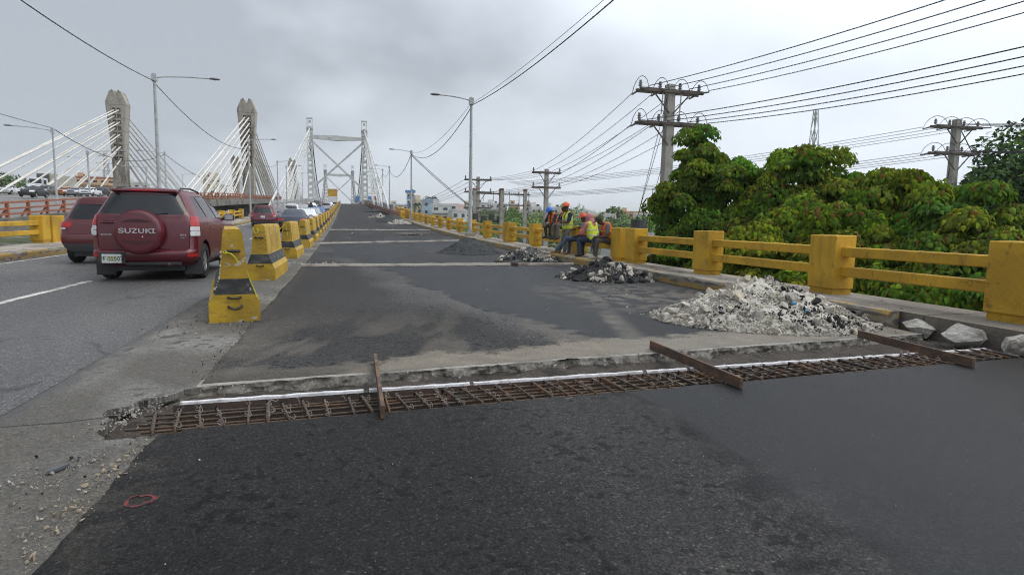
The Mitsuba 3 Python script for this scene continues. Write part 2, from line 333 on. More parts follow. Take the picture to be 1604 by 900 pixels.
def nosing():
    x = np.linspace(XA - .02, XR + .05, 420); e = Ly(x) + ragged(x, .05, 5, 2) + ragged(x, .03, 30, 3)
    notch = .06 * np.exp(-((x - 2.05) / .16) ** 2) + .05 * np.exp(-((x - 3.75) / .12) ** 2) + .04 * np.exp(-((x + .25) / .08) ** 2)
    e = e + notch
    rows = [np.stack([x, Ly(x) + .20 + ragged(x, .05, 3, 4), 0 * x - .003], 1), np.stack([x, e + .02, 0 * x - .002], 1), np.stack([x, e, -.006 + ragged(x, .012, 30, 7)], 1)]
    top = grid(np.array(rows[::-1]).transpose(1, 0, 2))
    f = [rows[-1]]
    for k, z in enumerate(np.linspace(-.03, -.26, 9)):
        q = np.stack([x * 7, x * 0 + z * 9, x * 0], -1)
        f.append(np.stack([x, e - .015 * k ** .7 + .13 * (meshkit.fbm(q * 1.6, 4, 5) - .55) + notch * .3, z + .02 * (meshkit.fbm(q * 3, 2, 8) - .5)], 1))
    x = np.linspace(-1.55, XA, 60); g = []
    for k, z in enumerate(np.linspace(-.035, -.26, 9)):
        q = np.stack([x * 7, x * 0 + z * 9, x * 0], -1); g.append(np.stack([x, np.interp(x, [-1.55, -1.40, -1.20, -1.05], [4.50, 4.62, 4.78, 4.90]) + .10 * (meshkit.fbm(q * 1.6, 4, 5) - .55), z + 0 * x], 1))
    return top, CAT([grid(np.array(f[::-1]).transpose(1, 0, 2)), grid(np.array(g[::-1]).transpose(1, 0, 2))])
a, b = nosing()
struct('joint_concrete_nosing_road', a, 'nosing', 40)
struct('broken_concrete_wall', b, 'rough_concrete', False)
# floor of the joint
struct('joint_ground', sheet(np.linspace(-1.9, 7.2, 180), np.linspace(3.5, 6.0, 50), lambda x, y: -.22 + np.maximum(.14 * np.clip((y - AY(x) - .05) / .06, 0, 1), .12 * np.clip((-1.08 - x) / .16, 0, 1)) + .07 * (meshkit.fbm(np.stack([x * 6, y * 6, 0 * x], -1), 4, 3) - .5)), 'dirt', 40)
def front_wall():
    x = np.linspace(-1.2, 7, 300); f = [np.stack([x, Fy(x) + .02 - .02 * k + .04 * (meshkit.fbm(np.stack([x * 9, 0 * x + k, 0 * x], -1), 3, 2) - .5), 0 * x + z], 1) for k, z in enumerate((-.03, -.12, -.27))]
    return grid(np.array(f).transpose(1, 0, 2))
struct('joint_wall', front_wall(), 'rough_concrete')

# old concrete strip with the broken hole at the end of the joint
hole = [(-.9, 3.80), (-1.10, 3.80), (-1.22, 3.83), (-1.33, 3.82), (-1.36, 3.88), (-1.43, 3.97), (-1.40, 4.06), (-1.46, 4.13), (-1.42, 4.22), (-1.50, 4.30), (-1.53, 4.38), (-1.46, 4.47), (-1.41, 4.50), (-1.38, 4.60), (-1.30, 4.66), (-1.20, 4.74), (-1.14, 4.86), (-.9, 4.94)]
hp = []
for (a, b), (c, d) in zip(hole, hole[1:]):
    for t in np.linspace(0, 1, 7)[:-1]: hp.append((a + (c - a) * t + rng.normal() * .008, b + (d - b) * t + rng.normal() * .008))
st = sg.Polygon([(-2.14, -14), (XA + .02, -14), (XA + .02, 12), (-2.14, 12)]).difference(sg.Polygon(hp).buffer(0))
st = max(getattr(st, 'geoms', [st]), key=lambda g: g.area)
ss = prism(st, .045, -.05)
struct('old_concrete_road', CAT([ss, sheet([-2.14, XA + .02], np.concatenate([[12], ys_far[ys_far > 12]]), lambda x, y: zr(y) - .005)]), 'old_concrete')
struct('old_asphalt_road', sheet(np.linspace(XL - .02, -2.10, 8), np.concatenate([[-14, 0], ys_far]), lambda x, y: zr(y) - .001 + 0 * x), 'old_asphalt', True)
# the slab under everything (dark edges and underside)
Z = lambda y: zr(y)
prof = [(-10.4, -.02), (-10.4, -1.1), (7.9, -1.1), (7.9, -.02), (7.2, -.30), (-9.7, -.30)]
yy = np.concatenate([[-14, 0, 15, 25, 35, 50, 70], np.arange(80, 520, 20.)])
struct('bridge_deck_slab_ground', sweep([(-10.4, -.02), (-10.4, -1.1), (8.0, -1.1), (8.0, -.02), (7.2, -.02), (7.2, -.32), (-9.7, -.32), (-9.7, -.02)], yy, Z), 'under_dark')
# lane markings
dash = []
for y0 in (8.6, 21.5, 33.5, 45.5, 57.5, 69.5, 81.5, 93.5):
    a = np.linspace(y0, y0 + 4.6, 4); dash.append(sheet([-4.76, -4.63], a, lambda x, y: zr(y) + .004))
struct('lane_markings_road', CAT(dash + [sheet([-8.27, -8.15], np.concatenate([[-6, 0, 5], ys_far[ys_far < 130]]), lambda x, y: zr(y) + .004)]), 'lane_paint')
# kerbs and walkways
def kerb(name, x0, x1, sgn, y0, y1, step, rot=False):
    root = thing(name, kind='structure')
    y = y0; k = 0
    while y < y1:
        n = min(y + step, y1); a = np.linspace(y + .006, n - .006, 2)
        r = np.random.default_rng(int(k + 50))
        b = .018
        pr = [(x0, -.28), (x0, .20 - b - r.uniform(0, .03)), (x0 + sgn * b * 1.4, .203), (x1, .203), (x1, -.28)]
        put(root, 'kerbstone', sweep(pr if sgn > 0 else pr[::-1], a, Z), 'kerb_paint')
        y = n; k += 1; step = 1.6 if y < 40 else 6.0
kerb('kerb', XR, XR + .19, 1, 6.18, 92, 1.6)
kerb('kerb', XR, XR + .19, 1, -2.9, 4.35, 1.6)
kerb('kerb', XL, XL - .19, -1, -2, 92, 1.6)
struct('sidewalk', sweep([(XR + .195, -.05), (XR + .195, .2), (7.62, .2), (8.05, .2), (8.05, -.6), (XR + .195, -.6)][::-1], np.concatenate([np.arange(5.86, 95, 3.)]), Z), 'walkway')
struct('sidewalk', sweep([(XR + .195, -.05), (XR + .195, .198), (8.05, .198), (8.05, -.6), (XR + .195, -.6)][::-1], np.array([-3, 2., 5.835]), Z), 'walkway')
struct('sidewalk', sweep([(XL - .195, -.05), (XL - .195, .2), (-10.4, .2), (-10.4, -.6), (XL - .195, -.6)], np.concatenate([np.arange(-4, 95, 3.)]), Z), 'walkway')

# broken lumps of kerb at the joint, and the drain pipe
for i, (x, y, z, sx, sy, sz, rz, lab) in enumerate([(6.86, 5.84, .05, .17, .38, .20, .03, 'broken grey kerb block beside the drain pipe'),
                                   (6.80, 5.17, .06, .27, .33, .20, -.15, 'large broken grey concrete block at the right end of the open joint'),
                                   (6.86, 4.66, .06, .24, .22, .19, .3, 'broken grey concrete block at the right edge of the picture, nearest the camera')]):
    m = rock(300 + i, 15, .95); m = m.subdivide().subdivide().subdivide(); m.vertices *= (sx, sy, sz)
    m.vertices += m.vertex_normals * .045 * (meshkit.fbm(m.vertices * 9 + i, 3, 4)[:, None] - .5)
    k = thing('broken_kerb_lump', lab, 'concrete lump'); put(k, None, moved(m, x, y, z, rz), 'broken_pale', 18)
bumped('broken_pale', worn((.40, .38, .34), (.24, .22, .19), .8, 5, .4, 60), .9, proc(lambda p, n, uv: .03 * FB(p.x * 22, p.y * 22, p.z * 22, 3), .003))
t = np.linspace(0, 2 * np.pi, 25)
ro, ri = .075, .06
P = np.array([[np.c_[np.full(25, x), 6.62 + r * np.cos(t), .075 + r * np.sin(t)] for (x, r) in ((6.95, ri), (6.64, ri), (6.64, ro), (6.95, ro))]])[0]
k = thing('drain_pipe', 'short dark drain pipe poking through the worn yellow kerb', 'pipe')
put(k, None, CAT([grid(P), moved(trimesh.creation.cylinder(.07, .01), 0, 0, 0).apply_transform(trimesh.transformations.rotation_matrix(math.pi / 2, [0, 1, 0])).apply_translation((6.9, 6.62, .075))]), 'black_iron', 40)

# ------------------------------------------------------------------ yellow concrete railings
def post_mesh(w, d, h, foot=True):
    m = [hull_box(-w / 2, w / 2, -d / 2, d / 2, .09, h, .012)]
    m.append(box(-w / 2 + .03, w / 2 - .02, -d / 2 + .035, d / 2 - .035, -.05, .10))
    return CAT(m)
POST = mikit.ply(post_mesh(.40, .56, .94), 'yellow_rail', 30)
POSTN = mikit.ply(post_mesh(.40, .40, .94), 'yellow_rail', 30)
def railing(label, X, posts, group, rails=True, zbase=.2, end0=None, end1=None):
    """posts: list of (y, wide). Rails run between neighbours."""
    k = thing('concrete_railing', label, 'railing', group)
    for y, w in posts:
        put(k, 'post', POST if w else POSTN, 'yellow_rail', M=at(X, y, float(zr(y)) + zbase - .0))
    Y = [p[0] for p in posts]; H = [(.28 if w else .20) for _, w in posts]
    spans = [(Y[i] + H[i] - .04, Y[i + 1] - H[i + 1] + .04) for i in range(len(Y) - 1)]
    if end0 is not None: spans.insert(0, (end0, Y[0] - H[0] + .04))
    if end1 is not None: spans.append((Y[-1] + H[-1] - .04, end1))
    for a, b in spans:
        for z0, z1 in ((.61, .76), (.30, .45)):
            b_ = .012
            pr = [(X - .085, z0 + b_), (X - .085, z1 - b_), (X - .085 + b_, z1), (X + .085 - b_, z1), (X + .085, z1 - b_), (X + .085, z0 + b_), (X + .085 - b_, z0), (X - .085 + b_, z0)]
            put(k, 'rail', sweep(pr[::-1], np.linspace(a, b, 4), lambda y: zr(y) + zbase), 'yellow_rail')
    return k
RX = 7.62
G = 'yellow concrete railings along the bridge'
railing('yellow concrete railing nearest the camera, running out of the frame past green trees', RX, [(2.3, 1), (5.22, 1), (8.12, 1), (11.62, 1), (15.02, 1)], G)
railing('yellow concrete railing that the six workers sit and lean on', RX, [(15.95, 1), (19.2, 1), (24.1, 1), (28.0, 1)], G)
railing('dull yellow railing behind the gravel mound, with many close posts', RX, [(28.62, 0), (33.0, 1), (37.0, 0), (41.4, 0), (45.8, 0), (50.2, 0), (54.6, 0), (59.0, 0), (63.4, 0), (67.8, 0), (72.2, 1)], G)
k = thing('parapet_wall', 'solid yellow parapet where the railing meets the grey bridge', 'wall')
put(k, None, sweep([(7.5, .2), (7.5, 1.32), (7.82, 1.32), (7.82, .2)][::-1], np.linspace(74, 95, 6), lambda y: zr(y)), 'yellow_rail')
railing('yellow concrete railing left of the dark red cars, with a wide end post', -10.15, [(6, 1), (14.8, 1), (24.6, 1)], G)
put('concrete_railing_003', 'end_post', hull_box(-10.36, -9.9, 24.95, 25.9, .2, 1.2, .012), 'yellow_rail')
railing('short yellow railing on the left beyond the red cars, with stubby posts', -10.15, [(52, 1), (57, 1), (62, 1), (67, 0)], G)

# ------------------------------------------------------------------ barriers
BP = [(.285, 0), (.285, .245), (.225, .36), (.157, .55), (.112, 1.07), (.085, 1.13)]
def bprof(z):
    p = np.array(BP); return np.interp(z, p[:, 1], p[:, 0])
def barrier_solid(z0, z1, off=0.0, L=2.55):
    zs = [z0] + [z for _, z in BP if z0 < z < z1] + [z1]
    pts = [(bprof(z) + off, z) for z in zs] + [(-bprof(z) - off, z) for z in zs[::-1]]
    m = trimesh.creation.extrude_polygon(sg.Polygon(pts), L + 2 * off, engine='earcut')
    v = m.vertices.copy(); m.vertices = np.stack([v[:, 0], v[:, 2] - off, v[:, 1]], 1); m.invert()
    return m
def barrier_body():
    # shifted, slightly rounded, worn edges: hull rings along the length
    m = mani(barrier_solid(0, 1.13))
    r = np.random.default_rng(5)
    for _ in range(16):
        y = r.choice([0.0, 2.55]) if r.random() < .6 else r.uniform(.1, 2.4)
        z = r.uniform(.02, 1.1); s = r.choice([-1, 1])
        c = rock(int(r.integers(1e6)), 14); c.vertices = c.vertices * r.uniform(.012, .035) + (s * (bprof(z) + .008), y, z)
        m = m - mani(c)
    return tri(m)
BB = mikit.ply(barrier_body(), 'barrier_yellow', 25)
BK = mikit.ply(CAT([barrier_solid(.345, .535, .0025)]), 'barrier_black', 25)
def loop(x0, x1, y, z, r=.012, out=.035, drop=.0):
    t = np.linspace(0, 1, 9); x = x0 + (x1 - x0) * t; o = out * np.clip(np.sin(t * np.pi) * 2.2, 0, 1)
    return tube(np.c_[x, y - o, z - drop * np.sin(t * np.pi)], r, 7)
LOOP1 = mikit.ply(loop(-.08, .07, .0, .87, .016), 'black_iron', 60)
LOOP2 = mikit.ply(loop(-.07, .07, .0, .31, .014, .04, .012), 'black_iron', 60)
LOOP3 = mikit.ply(loop(-.07, .08, .0, .20, .014, .05, .03), 'black_iron', 60)
def ribbon(pts, w, seed=0):
    p = np.asarray(pts, float); r = np.random.default_rng(seed)
    a = np.cumsum(r.normal(0, .35, len(p))); off = np.c_[np.cos(a), np.sin(a) * .3, np.sin(a)] * w / 2
    return grid(np.stack([p - off * .65, p + off * .65], 0))
CHIP = []
r = np.random.default_rng(3)
for s, zz in ((-1, np.arange(.30, .86, .03)), (1, [.44, .47, .41, .40])):
    for z in zz:
        c = rock(int(r.integers(1e6)), 10); c.vertices = c.vertices * np.array([.014, .010, .028]) * r.uniform(.7, 1.3); c.vertices += (s * (bprof(z) - (.0 if s < 0 else .03)), .0, z + r.normal() * .008); CHIP.append(c)
bars = [(-1.30, 7.92, .174), (-1.66, 13.1, -.01), (-1.72, 19.8, -.02), (-1.66, 26.0, -.015), (-1.66, 31.7, -.015), (-1.66, 37.1, 0), (-1.66, 42.6, 0), (-1.66, 48.2, 0), (-1.66, 54.5, 0), (-1.62, 60.5, 0), (-1.68, 66.5, 0), (-1.64, 72.7, 0)]
words = ['nearest the camera, its narrow end facing us', 'second from the camera, with a rust coloured mark', 'third from the camera, tape round its top', 'fourth from the camera, with a top loop', 'fifth from the camera', 'sixth from the camera', 'seventh from the camera', 'eighth from the camera', 'ninth from the camera', 'tenth from the camera', 'eleventh from the camera', 'twelfth from the camera']
ORD = ['thirteenth', 'fourteenth', 'fifteenth', 'sixteenth', 'seventeenth', 'eighteenth', 'nineteenth'] + [t + u for t in ('twenty', 'thirty', 'forty') for u in (('ieth' if t != 'forty' else ''), '-first', '-second', '-third', '-fourth', '-fifth', '-sixth', '-seventh', '-eighth', '-ninth')]
ORD = [o.replace('twentyieth', 'twentieth').replace('thirtyieth', 'thirtieth') if o != 'forty' else 'fortieth' for o in ORD]
y = 78.5
while y < 236: bars.append((-1.65 + .03 * math.sin(y), y, 0)); y += 5.6
for i, (x, y, rz) in enumerate(bars):
    lab = f'yellow concrete barrier, {words[i]} in the row' if i < 12 else f'small far yellow barrier, {ORD[i - 12]} from the camera in the long row'
    k = thing('road_barrier', lab, 'barrier', 'yellow barriers along the lane edge')
    sl = float(zr(y + 1.3) - zr(y)) / 1.3
    M = T(np.array([[math.cos(rz), -math.sin(rz), 0, x], [math.sin(rz), math.cos(rz), 0, y], [0, sl, 1, float(zr(y)) - .012], [0, 0, 0, 1.]]))
    put(k, 'body', BB, 'barrier_yellow', M=M); put(k, 'black_band', BK, 'barrier_black', M=M)
    if i < 7:
        put(k, 'lifting_loop', LOOP1, 'black_iron', M=M)
    if i < 3:
        put(k, 'lifting_loop', LOOP2, 'black_iron', M=M)
    if i == 0:
        put(k, 'lifting_loop', LOOP3, 'black_iron', M=M)
        put(k, 'chipped_edge', CAT(CHIP), 'chipped', M=M)
        put(k, 'tape', CAT([ribbon([(-.09, -.03, .88), (-.06, -.045, .855), (-.02, -.05, .84), (.02, -.05, .80), (.055, -.04, .73)], .02, 1), ribbon([(-.1, -.04, .88), (-.11, -.03, .86), (-.08, -.05, .84), (-.07, -.05, .87), (-.1, -.04, .89)], .022, 2),
                             ribbon([(.13, .0, .70), (.17, .02, .55), (.23, .03, .38), (.285, .03, .22)], .02, 4)]), 'caution_yellow', M=M)
    if i == 1:
        put(k, 'tape', CAT([ribbon([(-.11, -.02, 1.08), (-.08, -.04, 1.0), (-.06, -.05, .95), (-.02, -.05, .86), (.06, -.04, .76), (.11, -.03, .68)], .024, 5), ribbon([(-.1, -.03, 1.0), (-.04, -.04, 1.06), (.0, -.05, 1.02), (-.03, -.05, .96), (-.1, -.04, .98)], .026, 6)]), 'caution_yellow', M=M)
        tx = meshkit.text_mesh('S', .16, .003, bold=True)
        tx.apply_transform(np.array([[0, 0, 1, .118], [1, 0, 0, .9], [0, 1, 0, .80], [0, 0, 0, 1.]])); tx.vertices[:, 0] += (.95 - tx.vertices[:, 2]) * .085
        put(k, 'stencil_mark', tx, 'rust', M=M, label='rust coloured stencil mark on the side')
    if i == 2:
        put(k, 'tape', CAT([ribbon([(-.2, -.03, .9), (-.1, -.03, 1.0), (-.03, -.03, 1.06), (.0, -.04, .95), (.02, -.05, .82), (.04, -.05, .72)], .03, 8)]), 'caution_yellow', M=M)

# ------------------------------------------------------------------ the open joint: reinforcement, steel angle, foam strip, plates
k = thing('reinforcement_cage', 'rusty reinforcement cage lying in the open joint across the road', 'rebar cage')
cx0, cx1 = -1.30, 6.75
def along(x, o): return np.array([x, Fy(x) + o, 0])
for o, z in ((.045, -.022), (.13, -.024), (.22, -.022), (.31, -.024), (.40, -.026), (.08, -.15), (.22, -.15), (.38, -.15)):
    X = np.linspace(cx0 + rng.uniform(0, .12), cx1 - rng.uniform(0, .15), 40)
    put(k, 'long_bar', tube(np.c_[X, Fy(X) + o + .004 * np.sin(X * 3 + o * 50), z + .005 * np.sin(X * 2.1 + o * 90)], .0085, 6), 'rust', 60)
st_mesh = []
X = np.arange(-1.12, 6.6, .128); wires = []
for i, x in enumerate(X):
    x += rng.normal() * .012; lean = rng.normal() * .02 - .06; h = rng.uniform(-.012, .002)
    a = along(x, .03); b = along(x + lean, .40)
    p = [(a[0], a[1], -.18), (a[0], a[1], h), (b[0], b[1], h + .01), (b[0], b[1], -.18)]
    pts = np.concatenate([np.linspace(p[j], p[j + 1], 5)[:-1] for j in range(3)] + [[p[3]]])
    put(k, 'stirrup', tube(pts, .0085 if i % 5 else .012, 6), 'rust' if i % 3 else 'dark_steel', 60)
    for o in (.045, .13, .22, .31, .40):
        if rng.random() < .6:
            c = along(x + lean * o / .4, o) + (0, 0, h + .008); t = np.linspace(0, 2.6 * np.pi, 10)
            wires.append(tube(np.c_[c[0] + .02 * np.cos(t) * rng.uniform(.5, 1.2) + .02 * t / 6 * rng.normal(), c[1] + .02 * np.sin(t), c[2] + .012 * np.sin(t * 1.7 + 1) + .004 * t * rng.uniform(-.3, 1)], .0018, 4))
put(k, 'tie_wire', CAT(wires), 'wire_tie', kind='stuff')
AY = lambda x: 4.47 + .043 * (x + 1.1)
k = thing('steel_angle', 'long dark steel angle standing in the open joint under the white strip', 'steel angle')
X = np.linspace(-1.14, 6.72, 60)
w = 0.012
put(k, None, CAT([grid(np.stack([np.c_[X, AY(X) + o, z + 0 * X] for o, z in ((0, -.20), (0, -.012), (w, -.012), (w, -.20))], 0)), grid(np.stack([np.c_[X, AY(X) + o, z + 0 * X] for o, z in ((.0, -.014), (.06, -.014), (.06, -.026), (0, -.026))], 0))]), 'dark_steel')
k = thing('foam_strip', 'thin white foam strip along the top of the steel angle', 'foam strip')
segs = [(-1.10, .12), (.16, .93), (.96, 2.46), (2.50, 2.9), (2.93, 4.9), (4.93, 6.60)]
for a, b in segs:
    X = np.linspace(a, b, max(6, int((b - a) * 30))); e = ragged(X, .008, 20, 3); q = .006 + ragged(X, .010, 14, 6)
    put(k, 'foam_piece', grid(np.stack([np.c_[X, AY(X) + o, z] for o, z in ((.0 + 0 * X, -.012 + 0 * X), (.002 + e, q), (.028 + e, q + .003), (.034 + e, -.012 + 0 * X))], 0)), 'foam_white')
PL = mikit.ply(hull_box(-.012, .012, 0, 1.55, 0, .085, .003), 'rusty_plate', 30)
for i, (x0, y0, x1, y1, lab) in enumerate([(.22, 3.84, .245, 5.40, 'rusty steel flat bar across the joint, the left one standing on edge'), (2.97, 3.98, 3.0, 5.50, 'rusty steel flat bar across the joint, in the middle'), (5.58, 4.16, 5.73, 5.62, 'rusty steel flat bar across the joint, the right one in front of the rubble')]):
    k = thing('steel_flat_bar', lab, 'steel bar', 'steel bars laid across the joint')
    put(k, None, bar((x0, y0, .046), (x1, y1, .046), .026, .085), 'rusty_plate')

# red spray ring
t = np.linspace(0, 2 * np.pi, 41); rr = .056 * (1 + .10 * np.sin(t * 3 + 1)); w = .010 + .006 * np.sin(t + 2.5)
ring = grid(np.stack([np.c_[-.90 + (rr - w) * np.cos(t), 2.94 + (rr - w) * np.sin(t) * .95, 0 * t + .003], np.c_[-.90 + (rr + w) * np.cos(t), 2.94 + (rr + w) * np.sin(t) * .95, 0 * t + .003]], 0))
dot = trimesh.creation.cylinder(.013, .002, sections=9); dot.apply_translation((-.9, 2.98, .003))
k = thing('red_spray_mark', 'red spray painted ring with a dot on the dark asphalt at the left', 'paint mark'); put(k, None, CAT([ring, dot]), 'red_spray')

# ------------------------------------------------------------------ suspension bridge ahead
bumped('white_steel', worn((.56, .57, .55), (.30, .29, .26), .6, .8, .2, 6), .55, proc(lambda p, n, uv: .01 * N3(p.x * 9, p.y * 9, p.z * 9), .01))
plain('grey_steel', worn((.40, .41, .40), (.22, .21, .19), .6, 1.2, .2, 12), .6)
plain('dark_cable', (.055, .056, .058), .55)
plain('red_rail', worn((.27, .105, .075), (.13, .07, .05), .6, 2, .3, 20), .6)
plain('galvanised', worn((.44, .46, .46), (.27, .27, .26), .6, 3, .15, 25), .45)
plain('lamp_head', (.16, .165, .17), .4)
plain('pole_concrete', worn((.36, .345, .31), (.20, .185, .16), .7, 2.0, .2, 30), .85)
plain('dark_timber', worn((.10, .088, .075), (.17, .15, .13), .6, 4, .3, 40), .85)
plain('porcelain', (.20, .19, .18), .3)
plain('power_wire', (.035, .036, .038), .6)

sb = thing('suspension_bridge', 'pale steel suspension bridge with two towers at the end of the rising road', 'bridge')
def tower_leg(x, y, zb, zt):
    m = []
    for s in (-1, 1):
        m.append(box(x + s * .78 - .16, x + s * .78 + .16, y - .75, y + .75, zb, zt))
    z = zb + .6; i = 0
    while z < zt - .8:
        h = 1.15 if i % 2 else .85
        m.append(box(x - .64, x + .64, y - .68, y + .68, z, z + h)); z += h + 1.05; i += 1
    m.append(box(x - 1.05, x + 1.05, y - .95, y + .95, zt - 1.2, zt)); m.append(box(x - 1.3, x + 1.3, y - 1.1, y + 1.1, zb - 3, zb + .5))
    return CAT(m)
def tower(y, xl, xr, zb, zt):
    for x in (xl, xr):
        put(sb, 'tower_leg', tower_leg(x, y, zb, zt), 'white_steel')
        put(sb, 'saddle_frame', CAT([box(x - .95, x - .75, y - .5, y + .5, zt, zt + 4.2), box(x + .75, x + .95, y - .5, y + .5, zt, zt + 4.2), box(x - 1.0, x + 1.0, y - .6, y + .6, zt + 3.9, zt + 4.3), box(x - .4, x + .4, y - .2, y + .2, zt + 2.6, zt + 3.4)]), 'white_steel')
        put(sb, 'cable_saddle', CAT([box(x - 1.1, x + 1.1, y - .8, y + .8, zt - .2, zt + .9), box(x - .5, x + .5, y - 1.3, y + 1.3, zt + .3, zt + 1.3)]), 'grey_steel')
    xm = (xl + xr) / 2; t = zt - 2.0
    pl = [(xl, t - .55), (xm, t - 1.15), (xr, t - .45), (xr, t + .35), (xm, t + .65), (xl, t + .45)]
    b = prism(pl, 1.2); v = b.vertices.copy(); b.vertices = np.stack([v[:, 0], y - .6 + v[:, 2], v[:, 1]], 1); b.invert()
    put(sb, 'cross_beam', b, 'white_steel')
    zc = zt - 11.5
    for s in (-1, 1):
        put(sb, 'brace', bar((xl if s > 0 else xr, y, t - .9), (xr if s > 0 else xl, y + s * .06, 2 * zc - t + .9), .58, .6), 'white_steel')
tower(225, -11.3, 7.0, float(zr(225)) - .3, 31.2)
tower(425, -12.0, 5.4, float(zr(425)) - .3, 31.9)
for x0, x1 in ((-11.3, -12.0), (7.0, 5.4)):
    t = np.linspace(0, 1, 40); Y = 225 + 200 * t; zz = 31.8 + .7 * t - 4 * 22.5 * t * (1 - t)
    X = x0 + (x1 - x0) * t
    for o in (-.45, .45):
        put(sb, 'main_cable', tube(np.c_[X + o, Y, zz], .2, 6), 'dark_cable', True)
    hang = [tube([(x, y, z), (x, y, float(zr(y)) + 1.0)], .075, 4, False) for x, y, z in zip(X[2:-2], Y[2:-2], zz[2:-2])]
    put(sb, 'hangers', CAT(hang), 'white_steel', kind='stuff')
    for ye, r in ((117, .20), (100, .20)):
        put(sb, 'backstay', tube([(x0, 225, 32.0), (x0, ye, float(zr(ye)) + .6)], r, 7), 'white_steel', True)
    strands = [tube([(x0 + rng.uniform(-.5, .5), 225, 31.6 - .25 * i), (x0 + rng.uniform(-.3, .3), 119 + i * 4.2, float(zr(119 + i * 4.2)) + .9)], .07, 4, False) for i in range(12)]
    put(sb, 'strands', CAT(strands), 'white_steel', kind='stuff')
    t = np.linspace(0, 1, 12)
    put(sb, 'far_backstay', tube(np.c_[x1 + 0 * t, 425 + 150 * t, 32.4 - 28 * t], .22, 6), 'white_steel', True)
# steel parapet of the bridge and the red guard pipes
for X, nm, xr_ in ((7.3, 'right', 6.72), (-10.2, 'left', -8.75)):
    k = thing('bridge_parapet', f'grey steel parapet along the {nm} edge of the suspension bridge', 'parapet')
    Y = np.linspace(95, 430, 60)
    for z0, z1 in ((1.45, 1.7), (.15, .4)):
        put(k, 'chord', sweep([(X - .12, z0), (X - .12, z1), (X + .12, z1), (X + .12, z0)][::-1], Y, zr), 'grey_steel')
    ps = [box(X - .09, X + .09, y - .09, y + .09, float(zr(y)) + .3, float(zr(y)) + 1.9) for y in np.arange(95, 300, 2.6)]
    put(k, 'mesh_panel', sweep([(X + .02, .42), (X + .02, 1.44), (X + .04, 1.44), (X + .04, .42)][::-1], Y, zr), 'grey_steel')
    for i, p in enumerate(ps[:40]): put(k, 'post', p, 'white_steel')
    k = thing('guard_rail', f'rusty red three pipe guard rail along the {nm} kerb of the suspension bridge', 'guard rail')
    y0 = 76 if nm == 'right' else 64
    Y = np.linspace(y0, 420, 60)
    for z in (.35, .62, .88):
        put(k, 'pipe', tube(np.c_[xr_ + 0 * Y, Y, zr(Y) + z], .085, 6), 'red_rail', True)
    for y in np.arange(y0 + 1, 200, 4.5):
        put(k, 'post', box(xr_ + (.09 if xr_ > 0 else -.2), xr_ + (.2 if xr_ > 0 else -.09), y - .08, y + .08, float(zr(y)), float(zr(y)) + .95), 'red_rail')
bb = thing('bridge_end_bollard', 'yellow rounded end block of the red guard rail on the right', 'bollard')
put(bb, None, hull_box(6.45, 7.05, 74.6, 75.8, float(zr(75)), float(zr(75)) + 1.15, .1), 'yellow_rail')

# ------------------------------------------------------------------ cable-stayed bridge on the left
def conc_col(p, n, uv):
    f1 = FB(p.x * .5, p.y * .5, p.z * .12, 4); f2 = FB(p.x * 2.2, p.y * 2.2, p.z * .5 + 4, 3); f3 = FB(p.x * 3, p.y * 3, p.z * 3, 3)
    c = MX(mi.Color3f(.33, .305, .255), mi.Color3f(.11, .095, .075), SS(.42, .72, f1 * .55 + f2 * .45))
    lift = SS(.05, .0, dr.abs(p.z / 2.4 - dr.round(p.z / 2.4))) * .35
    return c * (1 - lift) * (.8 + .4 * f3)
bumped('pylon_concrete', proc(conc_col), .9, proc(lambda p, n, uv: .05 * FB(p.x * 3, p.y * 3, p.z * 3, 3), .01))
plain('stay_white', worn((.68, .66, .60), (.50, .46, .38), .6, .3, .1, 5), .45)
plain('orange_rail', worn((.34, .115, .055), (.20, .085, .05), .6, 2, .25, 20), .6)
plain('far_asphalt', worn((.17, .165, .158), (.11, .108, .104), .8, .3, .2, 6), .6)
plain('girder', worn((.20, .185, .16), (.075, .068, .058), .9, .7, .3, 10), .9)
cs = thing('cable_stayed_bridge', 'concrete cable-stayed bridge with fans of white stays on the left', 'bridge')
def pylon(x, y, zt, side):
    pl = [(-1.05, -9), (-1.05, zt - 12.5), (-1.25, zt - 8), (-1.72, zt - 2.3), (-.95, zt - .35), (-.5, zt), (-.12, zt - 1.0), (.12, zt - 1.0), (.5, zt), (.95, zt - .35), (1.72, zt - 2.3), (1.25, zt - 8), (1.05, zt - 12.5), (1.05, -9)]
    b = prism(pl, 2.6); v = b.vertices.copy(); b.vertices = np.stack([v[:, 0], v[:, 2] - 1.3, v[:, 1]], 1); b.invert()
    m = mani(b)
    for i in range(9):                                          # rows of anchor recesses in the two faces the stays leave from
        for ys in (-1.3, 1.3):
            for xs_ in (-.62, .18):
                m = m - mani(box(xs_, xs_ + .62, ys - .5, ys + .5, zt - 4.1 - i * 1.12, zt - 3.35 - i * 1.12))
        m = m - mani(box(-.62, .8, -1.2, 1.2, zt - 3.1, zt - 2.5)) if i == 0 else m
    m = m - mani(box(-1.9, -1.02, -2, 2, zt - 18, zt - 17.6)).translate((0, 0, 0)) if False else m
    # a shallow central rib on each broad face
    rib = [box(-.16, .16, s * 1.3 - .12, s * 1.3 + .12, -9, zt - 1.6) for s in (1,)]
    return moved(CAT([tri(m)] + rib), x, y, 0)
